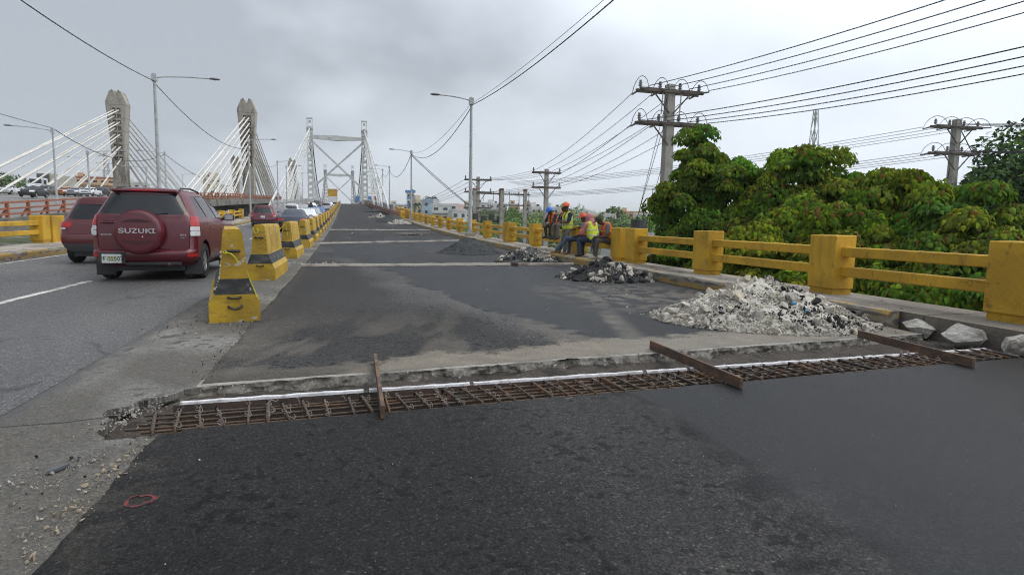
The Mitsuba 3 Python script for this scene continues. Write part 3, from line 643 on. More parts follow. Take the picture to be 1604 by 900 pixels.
def pylon_set(xl, xr_, y, zt, far):
    for x in (xl, xr_):
        put(cs, 'pylon', pylon(x, y, zt, 1), 'pylon_concrete', 20)
        for sgn in (-1, 1):
            for i in range(9):
                for c, o in ((0, -.32), (1, .48)):
                    if (i + c) % 9 == 8 or (c == 1 and x < -30 and i % 2): continue
                    z0 = zt - 3.75 - i * 1.12; r = 13 + (8 - i) * 5.0 + c * 2.2
                    ye = y + sgn * r; xe = x + o * 1.4
                    put(cs, 'stay', tube([(x + o, y + sgn * 1.25, z0), (xe, ye, float(zl(ye)) + .3)], .12, 6, False), 'stay_white', True)
pylon_set(-41.0, -18.4, 133, 24.4, False)
pylon_set(-41.0, -20.0, 262, 25.0, True)
Y = np.linspace(-30, 520, 60)
put(cs, 'girder', sweep([(-54, -.02), (-54, -.7), (-52, -1.0), (-17.8, -1.0), (-16.5, -.75), (-16.5, .15), (-16.8, .15), (-16.8, -.02)], Y, zl), 'girder')
put(cs, 'roadway', sheet([-53.6, -16.85], Y, lambda x, y: zl(y) + .02), 'far_asphalt')
for y in np.arange(60, 260, 9.0):
    put(cs, 'floor_beam', sweep([(-53, -1.0), (-53, -1.6), (-20, -2.0), (-17.3, -1.05)], np.array([y, y + .8]), zl), 'girder')
for y in (30, 62, 92):
    for x in (-20, -34, -48):
        put(cs, 'pier', box(x - 1, x + 1, y - .8, y + .8, -9, float(zl(y)) - 1.0), 'pylon_concrete')
for i, ye in enumerate(np.arange(84, 182, 6.0)):
    if abs(ye - 133) > 9: put(cs, 'anchor_block', moved(hull_box(-.6, .6, -.9, .9, -.3, .75, .25), -18.1, ye, float(zl(ye))), 'pylon_concrete')
def orange_rail(X, y0, y1, label):
    k = thing('orange_railing', label, 'railing', 'orange railings of the cable-stayed bridge')
    ys_ = np.linspace(y0, y1, 30)
    for z, h in ((.98, .10), (.66, .09), (.38, .09)):
        put(k, 'rail', sweep([(X - .05, z - h), (X - .05, z), (X + .05, z), (X + .05, z - h)][::-1], ys_, zl), 'orange_rail')
    for y in np.arange(y0, y1, 2.2):
        z = float(zl(y))
        put(k, 'post', CAT([box(X - .07, X + .07, y - .07, y + .07, z, z + 1.0), bar((X - .05, y, z + .62), (X - .42, y, z + .02), .07)]), 'orange_rail')
orange_rail(-16.65, 26, 180, 'orange steel railing on the near edge of the cable-stayed bridge')
orange_rail(-53.8, 70, 130, 'far orange railing beyond the white car on the cable-stayed bridge')

# ------------------------------------------------------------------ street lamps
def lamp(x, y, zb, h, dx, dy, L, label, r=.085, base=True, cat='street lamp', rise=.25):
    k = thing('street_lamp', label, cat, 'street lamps of the bridges')
    z = float(zb)
    put(k, 'pole', tube([(x, y, z), (x, y, z + h * .45), (x, y, z + h)], [r * 1.25, r, r * .75], 10), 'galvanised', True)
    if base: put(k, 'base_plate', CAT([hull_box(x - .26, x + .26, y - .26, y + .26, z - .05, z + .20, .02), box(x - .16, x + .16, y - .16, y + .16, z + .18, z + .34)]), 'pole_concrete')
    d = np.array([dx, dy, 0.]); d /= np.linalg.norm(d); p0 = np.array([x, y, z + h - .25])
    t = np.linspace(0, 1, 9)
    pts = p0 + d * (L * t)[:, None] + np.c_[0 * t, 0 * t, rise * np.sin(t * np.pi / 2) ** .6 * 1.0]
    put(k, 'arm', tube(pts, .035, 6), 'galvanised', True)
    put(k, 'bracket', box(x - r - .03, x + r + .03, y - r - .03, y + r + .03, z + h - .42, z + h - .05), 'galvanised')
    e = pts[-1]; hd = trimesh.creation.icosphere(2); v = hd.vertices * (.30, .15, .085); v[:, 2] = np.where(v[:, 2] < 0, v[:, 2] * .6, v[:, 2]); v[:, 0] += .22
    M = np.eye(4); a = math.atan2(d[1], d[0]); M[:2, :2] = [[math.cos(a), -math.sin(a)], [math.sin(a), math.cos(a)]]; M[:3, 3] = e
    hd.vertices = v; hd.apply_transform(M); put(k, 'lamp_head', hd, 'lamp_head', True)
    return k
Zr = lambda y: float(zr(y)) + .2
lamp(7.1, 35.2, Zr(35.2), 7.95, -1, .0, 1.85, 'tall street lamp beside the gravel mound on the right walkway', .095)
lamp(7.1, 68.0, Zr(68), 7.65, -1, 0, 1.9, 'street lamp on the right walkway near the grey bridge parapet', .09)
lamp(-9.95, 38.2, Zr(38.2), 8.55, 1, .15, 2.75, 'tall street lamp with a long arm left of the leading dark red car', .095)
lamp(-9.9, 71.9, Zr(72), 8.4, 1, 0, 2.3, 'street lamp standing close to the right hand concrete pylon', .085)
for i, (x, y, z) in enumerate([(7.1, 102, 9.9), (7.1, 120, 10.8), (7.1, 137, 11.4), (7.1, 165, 12.5), (7.1, 198, 14.8)]):
    lamp(x, y, Zr(y), z - Zr(y), -1, 0, 1.9, ['first', 'second', 'third', 'fourth', 'fifth'][i] + ' small street lamp along the right parapet of the suspension bridge', .08, False)
for i, (x, y, z) in enumerate([(-10, 102, 10.0), (-10, 117, 10.5), (-10, 160, 12.4)]):
    lamp(x, y, Zr(y), z - Zr(y), 1, 0, 2.1, ['first', 'second', 'third'][i] + ' small street lamp along the left parapet of the suspension bridge', .08, False)
for x, y, z, dx, lab in [(-22, 56.4, 7.9, -1, 'grey street lamp rising from the cars at the far left, its arm to the left'), (-22, 63, 6.9, 1, 'thin street lamp in front of the truck trailer'), (-22, 87.5, 9.3, -1, 'thin street lamp right of the left concrete pylon'),
                         (-22, 79.6, 6.8, -1, 'short thin lamp pole close right of the left concrete pylon'), (-45, 196, 13.2, 1, 'small far lamp pole between the two near pylons'), (-45, 128.7, 11.4, -1, 'far lamp pole beyond the truck trailer')]:
    lamp(x, y, float(zl(y)), z - float(zl(y)), dx, -.1, 2.6, lab, .075, False)

# ------------------------------------------------------------------ power poles
INS = CAT([moved(trimesh.creation.cylinder(.05, .30, sections=8), 0, 0, .15), moved(trimesh.creation.cylinder(.085, .05, sections=8), 0, 0, .12), moved(trimesh.creation.cylinder(.085, .05, sections=8), 0, 0, .22), moved(trimesh.creation.cylinder(.06, .05, sections=8), 0, 0, .31)])
INSP = mikit.ply(INS, 'porcelain', 30)
def hv_pole(label, x, y, zt, arms, L, ang=0.0, zb=-8.0, r0=.28, r1=.17, braces=True, small=False):
    k = thing('power_pole', label, 'power pole', 'power poles')
    sq = lambda r, z: [(x - r, y - r, z), (x + r, y - r, z), (x + r, y + r, z), (x - r, y + r, z)]
    put(k, 'pole', trimesh.convex.convex_hull(np.array(sq(r0, zb) + sq(r1, zt))), 'pole_concrete')
    ends = []
    c, s = math.cos(ang), math.sin(ang)
    for z in arms:
        for o in (-.2, .2):
            put(k, 'cross_arm', bar((x - c * L / 2 - s * o, y - s * L / 2 + c * o, z), (x + c * L / 2 - s * o, y + s * L / 2 + c * o, z), .11, .15), 'dark_timber')
        if braces:
            for q in (-1, 1):
                put(k, 'brace', bar((x + q * c * L * .3 - .2 * -s, y + q * s * L * .3 - .2, z - .05), (x + q * .1, y - .2, z - .95), .05), 'dark_timber')
        E = []
        for f in (-.47, -.16, .16, .47):
            px, py = x + c * L * f, y + s * L * f
            if not small or abs(f) > .3: put(k, 'insulator', INSP, 'porcelain', M=at(px, py, z + .07))
            E.append((px, py, z + .05))
            if not small:
                for q in (-1, 1):
                    put(k, 'strain_insulator', tube([(px - s * .2 * q, py + q * .25, z), (px - s * q * .25, py + q * .8, z - .06)], [.05, .035], 6), 'porcelain', True)
                t = np.linspace(0, 1, 9)
                put(k, 'jumper', tube(np.c_[px + 0 * t, py - .8 + 1.6 * t, z - .05 + .62 * np.sin(t * np.pi) ** .6], .016, 4, False), 'power_wire', True)
        ends.append(E)
    return k, ends
kA, eA = hv_pole('tall concrete power pole with two wide cross arms left of the big trees', 14.05, 25, 7.43, (7.12, 5.72), 3.1)
put(kA, 'dropper', CAT([tube([(13.6 + i * .9, 24.8, 7.0), (13.55 + i * .9, 24.8, 6.1)], .03, 5) for i in range(2)]), 'galvanised')
kB, eB = hv_pole('concrete power pole rising behind the trees at the far right', 34.4, 28, 7.6, (7.15, 5.65), 3.2, -.05)
kC, eC = hv_pole('pale concrete power pole behind the sitting workers', 16.7, 50, 5.75, (5.45, 4.2), 2.5, small=True, r0=.22, r1=.15)
kD, eD = hv_pole('grey power pole with three arms, behind the two legged pole frames', 13.3, 62, 5.75, (5.45, 4.2, 2.6), 2.8, small=True, r0=.22, r1=.15)
def h_frame(label, x0, x1, y, zt, arms):
    k = thing('pole_frame', label, 'pole frame', 'two legged pole frames')
    for x in (x0, x1):
        put(k, 'leg', trimesh.convex.convex_hull(np.array([(x + a * r, y + b * r, z) for r, z in ((.2, -8), (.14, zt)) for a in (-1, 1) for b in (-1, 1)])), 'pole_concrete')
        put(k, 'cap', hull_box(x - .18, x + .18, y - .18, y + .18, zt, zt + .18, .03), 'red_rail')
    for i, z in enumerate(arms):
        put(k, 'cross_arm', bar((x0 - .4, y, z), (x1 + .5, y, z), .12, .12), 'dark_timber')
        for j in range(4):
            x = x0 - .2 + (x1 - x0 + .5) * j / 3
            put(k, 'fuse', CAT([tube([(x, y - .12, z), (x, y - .12, z - .75)], .03, 5), moved(trimesh.creation.cylinder(.06, .2, sections=7), x, y, z + .15)]), 'porcelain')
    return k
h_frame('two legged pole frame in front of the green bushes', 14.05, 16.3, 55, 4.1, (3.75, 2.75, -.7))
h_frame('two legged pole frame with transformers, beside the tall street lamp', 12.1, 14.7, 58, 4.2, (3.9, 2.1, 1.2))
t_ = thing('transformer_box', 'dark equipment boxes on the pole frame beside the tall street lamp', 'transformer')
put(t_, None, CAT([hull_box(11.9 + i * .8, 12.4 + i * .8, 57.4, 57.9, 1.2, 2.0 - .2 * (i % 2), .05) for i in range(4)]), 'dark_cable')

# ------------------------------------------------------------------ wires
def wire(a, b, sag, r, label, group, n=24, name='power_wire'):
    a, b = np.asarray(a, float), np.asarray(b, float); t = np.linspace(0, 1, n)[:, None]
    p = a + (b - a) * t; p[:, 2] -= (4 * sag * t * (1 - t))[:, 0]
    k = thing(name, label, 'wire', group); put(k, None, tube(p, r, 5, False), 'power_wire', True); return k
off = [(-1.45), (-.5), (.5), (1.45)]
ordw = ['first', 'second', 'third', 'fourth']
for j, z1 in enumerate((7.25, 5.55)):
    for i in range(4):
        lv = 'upper' if j == 0 else 'lower'
        wire(np.array(eA[j][i]) + (0, -.8, -.05), (17.0 + off[i] * .9, 6.5 + off[i] * .9 * .4, z1), .25, .017, f'{ordw[i]} wire on the {lv} arm of the tall pole, rising to the upper right', 'wires rising to the upper right')
        wire(np.array(eA[j][i]) + (0, .8, -.05), np.array(eC[j][i]) + (0, -.2, .1), .35, .014, f'{ordw[i]} wire on the {lv} arm of the tall pole, running back to the workers', 'wires between the tall pole and the far poles')
        wire(np.array(eC[j][i]) + (0, .2, .1), np.array(eD[j][i]), .25, .014, f'{ordw[i]} far wire on the {lv} arm of the pole behind the workers', 'wires between the far poles')
        wire(np.array(eB[j][i]) + (0, .8, 0), (17.5 + .4 * i, 66, 5.6 - 1.3 * j - .1 * i), .5, .016, f'{ordw[i]} wire running left from the {lv} arm of the far right pole', 'wires of the far right pole')
        wire(np.array(eB[j][i]) + (.5, -.6, 0), (62 + i, 8 - 2 * i, 7.6 - 1.4 * j), .4, .018, f'{ordw[i]} wire running right from the {lv} arm of the far right pole', 'wires of the far right pole')
for i in range(4):
    wire(np.array(eD[0][i]), (8.5 + i * .8, 190, 8.5), 3.0, .02, f'thin far wire low over the roofs towards the river, {ordw[i]} from the left', 'thin far wires over the roofs')
for i, (a, b) in enumerate([((13.7, 24.9, 5.4), (11.6, 27.5, -7)), ((13.9, 24.9, 7.0), (12.0, 27.5, -7)), ((14.1, 25, 5.0), (12.6, 28, -7))]):
    wire(a, b, 0, .013, f'{ordw[i]} guy wire running down from the tall power pole behind the railing', 'guy wires', 2, 'guy_wire')
wire((34.6, 28, 7.2), (41, 27.2, -2), 0, .03, 'pale guy rod slanting down to the right from the far right pole', 'guy wires', 2, 'guy_wire')
wire((34.3, 28, 5.5), (33.2, 28.5, -4), 0, .02, 'pale guy rod dropping left of the far right pole', 'guy wires', 2, 'guy_wire')
wire((34.6, 28, 5.3), (34.9, 28.5, -4), 0, .02, 'pale rod hanging close right of the far right pole', 'guy wires', 2, 'guy_wire')
# lamp feeders
LG = 'cables strung between the street lamps'
wire((-10.05, 20.5, 8.2), (-9.95, 38.2, 8.55), .25, .022, 'black cable from the top left corner to the tall lamp with the long arm', LG, name='lamp_cable')
wire((-9.95, 38.2, 8.45), (-9.9, 71.9, 8.6), 1.1, .022, 'black cable sagging from the tall left lamp to the pylon', LG, name='lamp_cable')
wire((-9.9, 71.9, 8.3), (-10, 102, 9.4), .9, .022, 'cable sagging from the pylon lamp to the small lamps', LG, name='lamp_cable')
wire((7.1, 12.2, 7.4), (7.1, 35.2, 7.85), .35, .020, 'right hand of two cables dropping from the top edge to the tall right lamp', LG, name='lamp_cable')
wire((7.0, 13.4, 7.45), (7.05, 35.2, 7.9), .2, .009, 'thin left hand cable dropping from the top edge to the tall right lamp', LG, name='lamp_cable')
wire((7.1, 35.2, 7.75), (7.1, 68, 8.4), 1.4, .024, 'thick cable sagging between the two right lamps', LG, name='lamp_cable')
wire((7.05, 35.2, 7.9), (7.05, 68, 8.5), .8, .012, 'thin cable sagging between the two right lamps, above the thick one', LG, name='lamp_cable')
wire((7.1, 68, 8.4), (7.1, 102, 9.2), 1.7, .03, 'cable sagging from the second right lamp to the bridge lamps', LG, name='lamp_cable')
for i in range(3): wire((7.1, (102, 120, 137)[i], (9.3, 10, 10.8)[i]), (7.1, (120, 137, 165)[i], (10, 10.8, 12)[i]), .9, .03, f'{ordw[i]} short cable between the small lamps of the suspension bridge', LG, name='lamp_cable')
wire((7.1, 68, 8.35), (12.3, 58, 2.2), .1, .03, 'thick cable slanting down from the second right lamp to the pole frame', LG, name='lamp_cable')
wire((7.15, 68, 8.2), (12.6, 58, 2.0), .25, .03, 'second thick cable slanting down to the pole frame, below the first', LG, name='lamp_cable')
wire((-22, 56.4, 7.9), (-22, 87.5, 9.0), 1.6, .03, 'cable sagging behind the left stays between two thin lamps', LG, name='lamp_cable')
wire((-22, 30, 8.0), (-22, 56.4, 7.9), .2, .02, 'cable at the far left edge running to the grey street lamp', LG, name='lamp_cable')
wire((-22, 87.5, 9.0), (-20.5, 150, 9.5), 2.4, .035, 'long cable sagging from the left pylon lamp to the right pylon', LG, name='lamp_cable')

# ------------------------------------------------------------------ vehicles (rear at y = 0, facing +y)
def paint(name, c, rough=.22, metal=.15):
    plain(name, c, rough, metallic=metal, clearcoat=1.0, clearcoat_gloss=.96, specular=.6)
paint('crimson', (.105, .008, .017)); paint('dull_crimson', (.11, .016, .022)); paint('navy', (.014, .020, .042)); paint('white_car', (.66, .67, .67), .35, 0)
paint('silver_car', (.34, .35, .36), .3, .4); paint('black_car', (.018, .018, .020)); paint('orange_car', (.55, .17, .03)); paint('grey_car', (.13, .135, .14)); paint('blue_car', (.03, .09, .25))
plain('car_glass', (.012, .014, .016), .04, specular=.6)
plain('tail_red', (.42, .010, .014), .12, clearcoat=1.0); plain('lamp_clear', (.62, .62, .63), .12, clearcoat=1.0); plain('head_clear', (.7, .72, .74), .1, clearcoat=1.0)
plain('tyre', (.022, .022, .022), .85); plain('rim', (.42, .42, .43), .3, metallic=.7); plain('trim_black', (.03, .03, .032), .6); plain('trim_grey', (.10, .10, .105), .6)
plain('plate_white', (.62, .63, .62), .5); plain('plate_ink', (.05, .09, .05), .6); plain('plate_yellow', (.60, .52, .16), .5); plain('chrome', (.62, .63, .65), .22, metallic=.85)

def outline(yr, yf, hw, r, bow=.05, bowf=.10, tap=.05):
    P = []
    def arc(cx, cy, a0, a1):
        for a in np.linspace(a0, a1, 8): P.append((cx + r * math.cos(a), cy + r * math.sin(a)))
    def line(a, b, n):
        for t in np.linspace(0, 1, n + 2)[1:-1]: P.append((a[0] + (b[0] - a[0]) * t, a[1] + (b[1] - a[1]) * t))
    arc(-hw + r, yr + r, math.pi, 1.5 * math.pi); line((-hw + r, yr), (hw - r, yr), 9)
    arc(hw - r, yr + r, -.5 * math.pi, 0); line((hw, yr + r), (hw, yf - r), 15)
    arc(hw - r, yf - r, 0, .5 * math.pi); line((hw - r, yf), (-hw + r, yf), 9)
    arc(-hw + r, yf - r, .5 * math.pi, math.pi); line((-hw, yf - r), (-hw, yr + r), 15)
    p = np.array(P); ym = (yr + yf) / 2; q = (p[:, 1] - ym) / ((yf - yr) / 2)
    p[:, 0] *= 1 - tap * np.abs(q) ** 3
    u = (p[:, 0] / hw) ** 2
    p[:, 1] += np.where(q < 0, bow * u * np.clip(-q, 0, 1), -bowf * u * np.clip(q, 0, 1))
    return p
def body_solid(levels):
    L = [outline(*l[1:5], *(l[5:] if len(l) > 5 else ())) for l in levels]
    P = np.array([np.c_[o, np.full(len(o), l[0])] for o, l in zip(L, levels)])
    n = P.shape[1]; k = len(levels)
    f = []
    for i in range(k - 1):
        a = i * n + np.arange(n); b = i * n + (np.arange(n) + 1) % n
        f += [np.stack([a, b, b + n], 1), np.stack([a, b + n, a + n], 1)]
    v = np.vstack([P.reshape(-1, 3), [[0, P[0, :, 1].mean(), levels[0][0]], [0, P[-1, :, 1].mean(), levels[-1][0]]]])
    a = np.arange(n); b = (a + 1) % n
    f += [np.stack([b, a, 0 * a + n * k], 1), np.stack([a + (k - 1) * n, b + (k - 1) * n, 0 * a + n * k + 1], 1)]
    return mani(trimesh.Trimesh(v, np.vstack(f), process=False))
def px(poly, x0, x1):
    """polygon [(y, z)] extruded along x"""
    b = prism(poly, x1 - x0); v = b.vertices; m = trimesh.Trimesh(np.stack([v[:, 2] + x0, v[:, 0], v[:, 1]], 1), b.faces, process=False); return mani(m)
def py(poly, y0, y1):
    """polygon [(x, z)] extruded along y"""
    b = prism(poly, y1 - y0); v = b.vertices; m = trimesh.Trimesh(np.stack([v[:, 0], v[:, 2] + y0, v[:, 1]], 1), b.faces[:, ::-1], process=False); return mani(m)
def mirror_poly(p): return [(-a, b) for a, b in p][::-1]
def rpoly(p, r):
    g = sg.Polygon(p).buffer(-r, join_style=2).buffer(r, quad_segs=4); return list(g.exterior.coords)[:-1][::-1] if not g.exterior.is_ccw else list(g.exterior.coords)[:-1]
def ring_poly(p, w): return sg.Polygon(p).buffer(w / 2).difference(sg.Polygon(p).buffer(-w / 2))
def wheel_parts(R=.34, W=.22, spokes=5):
    pr = [(.62 * R, -W / 2), (.93 * R, -W / 2), (R, -W / 2 + .035), (R, W / 2 - .035), (.93 * R, W / 2), (.62 * R, W / 2), (.62 * R, -W / 2)]
    ty = trimesh.creation.revolve(np.array(pr), sections=28)
    rim = [trimesh.creation.revolve(np.array([(.56 * R, W / 2 - .05), (.66 * R, W / 2 - .004), (.66 * R, W / 2 - .10), (.56 * R, W / 2 - .10), (.56 * R, W / 2 - .05)]), sections=28), moved(trimesh.creation.cylinder(.15 * R, .05, sections=14), 0, 0, W / 2 - .04), moved(trimesh.creation.cylinder(.62 * R, .02, sections=24), 0, 0, W / 2 - .12)]
    for i in range(spokes):
        a = i * 2 * math.pi / spokes + .3
        rim.append(bar((.1 * R * math.cos(a), .1 * R * math.sin(a), W / 2 - .03), (.62 * R * math.cos(a), .62 * R * math.sin(a), W / 2 - .035), .055, .035))
    Rm = trimesh.transformations.rotation_matrix(math.pi / 2, [0, 1, 0])
    ty.apply_transform(Rm); rim = CAT(rim); rim.apply_transform(Rm)
    return ty, rim
TY, RIM = wheel_parts()
TYP, RIMP = mikit.ply(TY, 'tyre', 40), mikit.ply(RIM, 'rim', 30)

def make_car(kind):
    """-> list of (part name, ply, material or None for the car's paint, local matrix or None)"""
    P = []
    if kind == 'vitara':
        Lv = [(.28, .14, 4.15, .78, .25), (.36, .03, 4.22, .87, .24), (.44, -.03, 4.25, .90, .22), (.535, -.03, 4.25, .91, .20), (.57, -.005, 4.24, .91, .2), (.585, .055, 4.22, .91, .14), (.86, .055, 4.18, .915, .14), (1.02, .065, 4.05, .91, .14), (1.10, .075, 3.85, .90, .15),
              (1.115, .078, 3.0, .898, .16, .05, .16), (1.20, .09, 2.9, .872, .17, .05, .18), (1.35, .14, 2.70, .795, .20, .05, .2), (1.52, .20, 2.42, .705, .22, .05, .22), (1.62, .235, 2.22, .645, .22, .05, .22), (1.67, .245, 2.10, .605, .22, .05, .2), (1.705, .28, 1.96, .54, .24, .05, .2), (1.73, .38, 1.8, .43, .22, .05, .2), (1.74, .55, 1.6, .28, .14)]
        wb, ax, R = 2.64, .74, .345
        rear_w = [(-.735, 1.235), (.735, 1.235), (.575, 1.615), (-.575, 1.615)]
        sides = [[(.50, 1.20), (1.05, 1.19), (1.0, 1.60), (.68, 1.585)], [(1.13, 1.19), (1.92, 1.175), (1.86, 1.62), (1.08, 1.61)], [(2.0, 1.17), (2.80, 1.155), (2.42, 1.50), (2.2, 1.615), (1.94, 1.62)]]
        gate = rpoly([(-.755, .60), (.755, .60), (.765, 1.20), (-.765, 1.20)], .05)
        lamps = [('tail_lamp', .775, .96, 1.03, 1.215, 'tail_red'), ('tail_lamp_clear', .775, .96, .845, .93, 'lamp_clear'), ('tail_lamp_clear', .775, .96, .938, 1.022, 'lamp_clear'), ('reflector', .73, .87, .455, .52, 'tail_red')]
        ws = [(2.0, 1.0), (3.2, 1.0), (3.2, 1.16), (2.28, 1.62), (2.0, 1.62)]
    elif kind == 'suv':
        Lv = [(.30, .16, 4.4, .80, .3), (.40, .05, 4.5, .88, .28), (.55, -.02, 4.52, .92, .26), (.70, .0, 4.5, .93, .24), (.76, .05, 4.48, .93, .22), (.95, .07, 4.40, .925, .22), (1.03, .10, 4.2, .91, .22), (1.06, .12, 3.3, .89, .24, .08, .2), (1.3, .26, 2.95, .80, .26, .08, .22), (1.50, .38, 2.55, .71, .26, .08, .25), (1.60, .38, 2.3, .66, .25, .08, .2), (1.65, .42, 2.1, .57, .24, .08, .2), (1.675, .55, 1.85, .40, .2)]
        wb, ax, R = 2.70, .85, .35
        rear_w = [(-.70, 1.10), (.70, 1.10), (.58, 1.48), (-.58, 1.48)]
        sides = [[(.75, 1.14), (1.25, 1.09), (1.25, 1.50), (.95, 1.46)], [(1.33, 1.085), (2.05, 1.075), (2.0, 1.53), (1.33, 1.51)], [(2.13, 1.075), (3.0, 1.07), (2.5, 1.45), (2.3, 1.53), (2.08, 1.535)]]
        gate = rpoly([(-.68, .74), (.68, .74), (.72, 1.03), (-.72, 1.03)], .06)
        lamps = [('tail_lamp', .60, .96, .90, 1.03, 'tail_red'), ('tail_lamp_clear', .72, .96, .855, .895, 'lamp_clear'), ('reflector', .80, .94, .50, .64, 'tail_red')]
        ws = [(2.2, 1.0), (3.5, 1.0), (3.5, 1.11), (2.35, 1.55), (2.2, 1.55)]
    else:
        Lv = [(.24, .18, 4.4, .78, .3), (.34, .06, 4.5, .85, .28), (.50, .0, 4.55, .89, .26), (.64, .0, 4.54, .90, .24), (.80, .04, 4.45, .90, .24), (.90, .08, 4.3, .885, .24), (.955, .14, 4.1, .86, .24), (.965, .78, 3.45, .82, .25, .1, .2), (1.15, 1.12, 3.05, .75, .26, .1, .22), (1.32, 1.48, 2.65, .66, .26, .1, .25), (1.40, 1.68, 2.4, .60, .25, .1, .2), (1.44, 1.85, 2.15, .48, .12, .05, .1)]
        wb, ax, R = 2.65, .95, .32
        rear_w = None
        sides = [[(1.15, 1.0), (1.95, .99), (1.95, 1.34), (1.62, 1.30)], [(2.03, .99), (3.05, .985), (2.6, 1.28), (2.35, 1.345), (2.03, 1.345)]]
        gate = rpoly([(-.62, .66), (.62, .66), (.66, .925), (-.66, .925)], .06)
        lamps = [('tail_lamp', .52, .93, .72, .88, 'tail_red'), ('reflector', .62, .80, .42, .47, 'tail_red')]
        ws = [(2.3, .9), (3.6, .9), (3.6, 1.02), (2.5, 1.34), (2.3, 1.34)]
    B = body_solid(Lv)
    cuts, glass = [], []
    if rear_w:
        c = py(rpoly(rear_w, .05), -1, .50); cuts.append(c); glass.append(('rear_window', (B ^ c).translate((0, .010, 0))))
    else:
        c = px([(.5, .9), (.80, 1.0), (1.50, 1.33), (1.5, 1.6), (.5, 1.6)], -.56, .56); c = c ^ py([(-.56, .95), (.56, .95), (.50, 1.35), (-.50, 1.35)], 0, 3); cuts.append(c); glass.append(('rear_window', (B ^ c).translate((0, .008, -.006))))
    for s in sides:
        for q in (1, -1):
            c = px(rpoly(s, .03), .5, 2) if q > 0 else px(rpoly(s, .03), -2, -.5)
            cuts.append(c); glass.append(('side_window', (B ^ c).translate((-.010 * q, 0, 0))))
    c = px(ws, -.60, .60); cuts.append(c); glass.append(('windscreen', (B ^ c).translate((0, -.006, -.006))))
    body = B
    for c in cuts: body = body - c
    for y in (ax, ax + wb):
        for q in (-1, 1):
            cy = m3.Manifold.cylinder(.5, R + .07, R + .07, 36).rotate((0, 90, 0)).translate((.62 if q > 0 else -1.12, y, R))
            body = body - cy
    body = body - py(ring_poly(gate, .011), -.5, .115)
    for yb in ((1.08, 1.96, 2.9) if kind != 'sedan' else (1.2, 2.0, 3.1)):          # door gaps
        for q in (1, -1): body = body - px([(yb - .006, .42), (yb + .006, .42), (yb + .006, 1.04), (yb - .006, 1.04)], .86 if q > 0 else -2, 2 if q > 0 else -.86)
    P.append(('body', mikit.ply(tri(body), None, 28), None, None))
    for n, g in glass: P.append((n, mikit.ply(tri(g), None, 28), 'car_glass', None))
    Bs = B.scale((1.010, 1, 1)).translate((0, -.010, 0))
    for n, x0, x1, z0, z1, mt in lamps:
        for q in (1, -1):
            bx = mani(hull_box(x0 if q > 0 else -x1, x1 if q > 0 else -x0, -.3, .34 if 'refl' not in n else .2, z0, z1, .012))
            P.append((n, mikit.ply(tri(Bs ^ bx), None, 28), mt, None))
    # front lamps, grille, bumpers
    yf = max(l[2] for l in Lv)
    Bf = B.scale((1.010, 1, 1)).translate((0, .012, 0))
    for q in (1, -1):
        P.append(('head_lamp', mikit.ply(tri(Bf ^ mani(box(min(q * .48, q * .95), max(q * .48, q * .95), yf - .5, yf + .2, .66, .84))), None, 28), 'head_clear', None))
    P.append(('grille', mikit.ply(tri(Bf ^ mani(box(-.45, .45, yf - .3, yf + .2, .62, .80))), None, 28), 'trim_black', None))
    if kind != 'vitara':
        P.append(('lower_bumper', mikit.ply(tri(B.scale((1.006, 1, 1)).translate((0, -.008, 0)) ^ mani(box(-1, 1, -.3, .35, .2, .50 if kind == 'suv' else .36))), None, 28), 'trim_grey', None))
    P.append(('underbody', mikit.ply(CAT([box(-.62, .62, .25, yf - .3, .18, .42), box(-.8, .8, ax - .05, ax + .05, R - .06, R + .06)]), None), 'trim_black', None))
    for y in (ax, ax + wb):
        for q in (-1, 1):
            M = T().translate([q * .775, y, R]).rotate([0, 0, 1], 0 if q > 0 else 180).scale(R / .34)
            P.append(('wheel', TYP, 'tyre', M)); P.append(('wheel_rim', RIMP, 'rim', M))
    for q in (1, -1):
        y, z = (2.66, 1.20) if kind != 'sedan' else (2.92, 1.02)
        m = mani(hull_box(-.11, .11, -.06, .06, -.075, .075, .035)).translate((q * 1.0, y, z))
        P.append(('mirror', mikit.ply(CAT([tri(m), bar((q * .80, y + .03, z - .05), (q * .95, y, z - .04), .06, .04)]), None, 30), 'trim_black' if kind == 'vitara' else None, None))
        P.append(('mirror_glass', mikit.ply(hull_box(q * 1.0 - .085, q * 1.0 + .085, y - .068, y - .058, z - .055, z + .055, .004), None), 'chrome', None))
        for yh in (1.35, 2.2): P.append(('door_handle', mikit.ply(hull_box(q * .895 - .03, q * .895 + .03, yh, yh + .2, .955, .985, .01), None, 30), None, None))
    pz = .33 if kind == 'vitara' else .82 if kind == 'suv' else .62
    pxx = -.50 if kind == 'vitara' else 0
    yb = -.045 if kind == 'vitara' else (.045 if kind == 'suv' else -.008)
    if kind != 'vitara': P.append(('licence_plate', mikit.ply(hull_box(pxx - .155, pxx + .155, yb - .012, yb, pz - .075, pz + .075, .004), None), 'plate_white', None))
    P.append(('roof_rail' if kind != 'sedan' else 'antenna', mikit.ply(CAT([tube([(q * .53, .42, 1.68), (q * .535, .52, 1.735), (q * .54, 1.2, 1.76), (q * .53, 1.9, 1.72), (q * .52, 2.0, 1.67)], .018, 6) for q in (1, -1)]) if kind != 'sedan' else tube([(.3, 1.75, 1.40), (.3, 1.62, 1.6)], .008, 5), None, True), 'trim_black', None))
    return P
CARS = {k: make_car(k) for k in ('vitara', 'suv', 'sedan')}
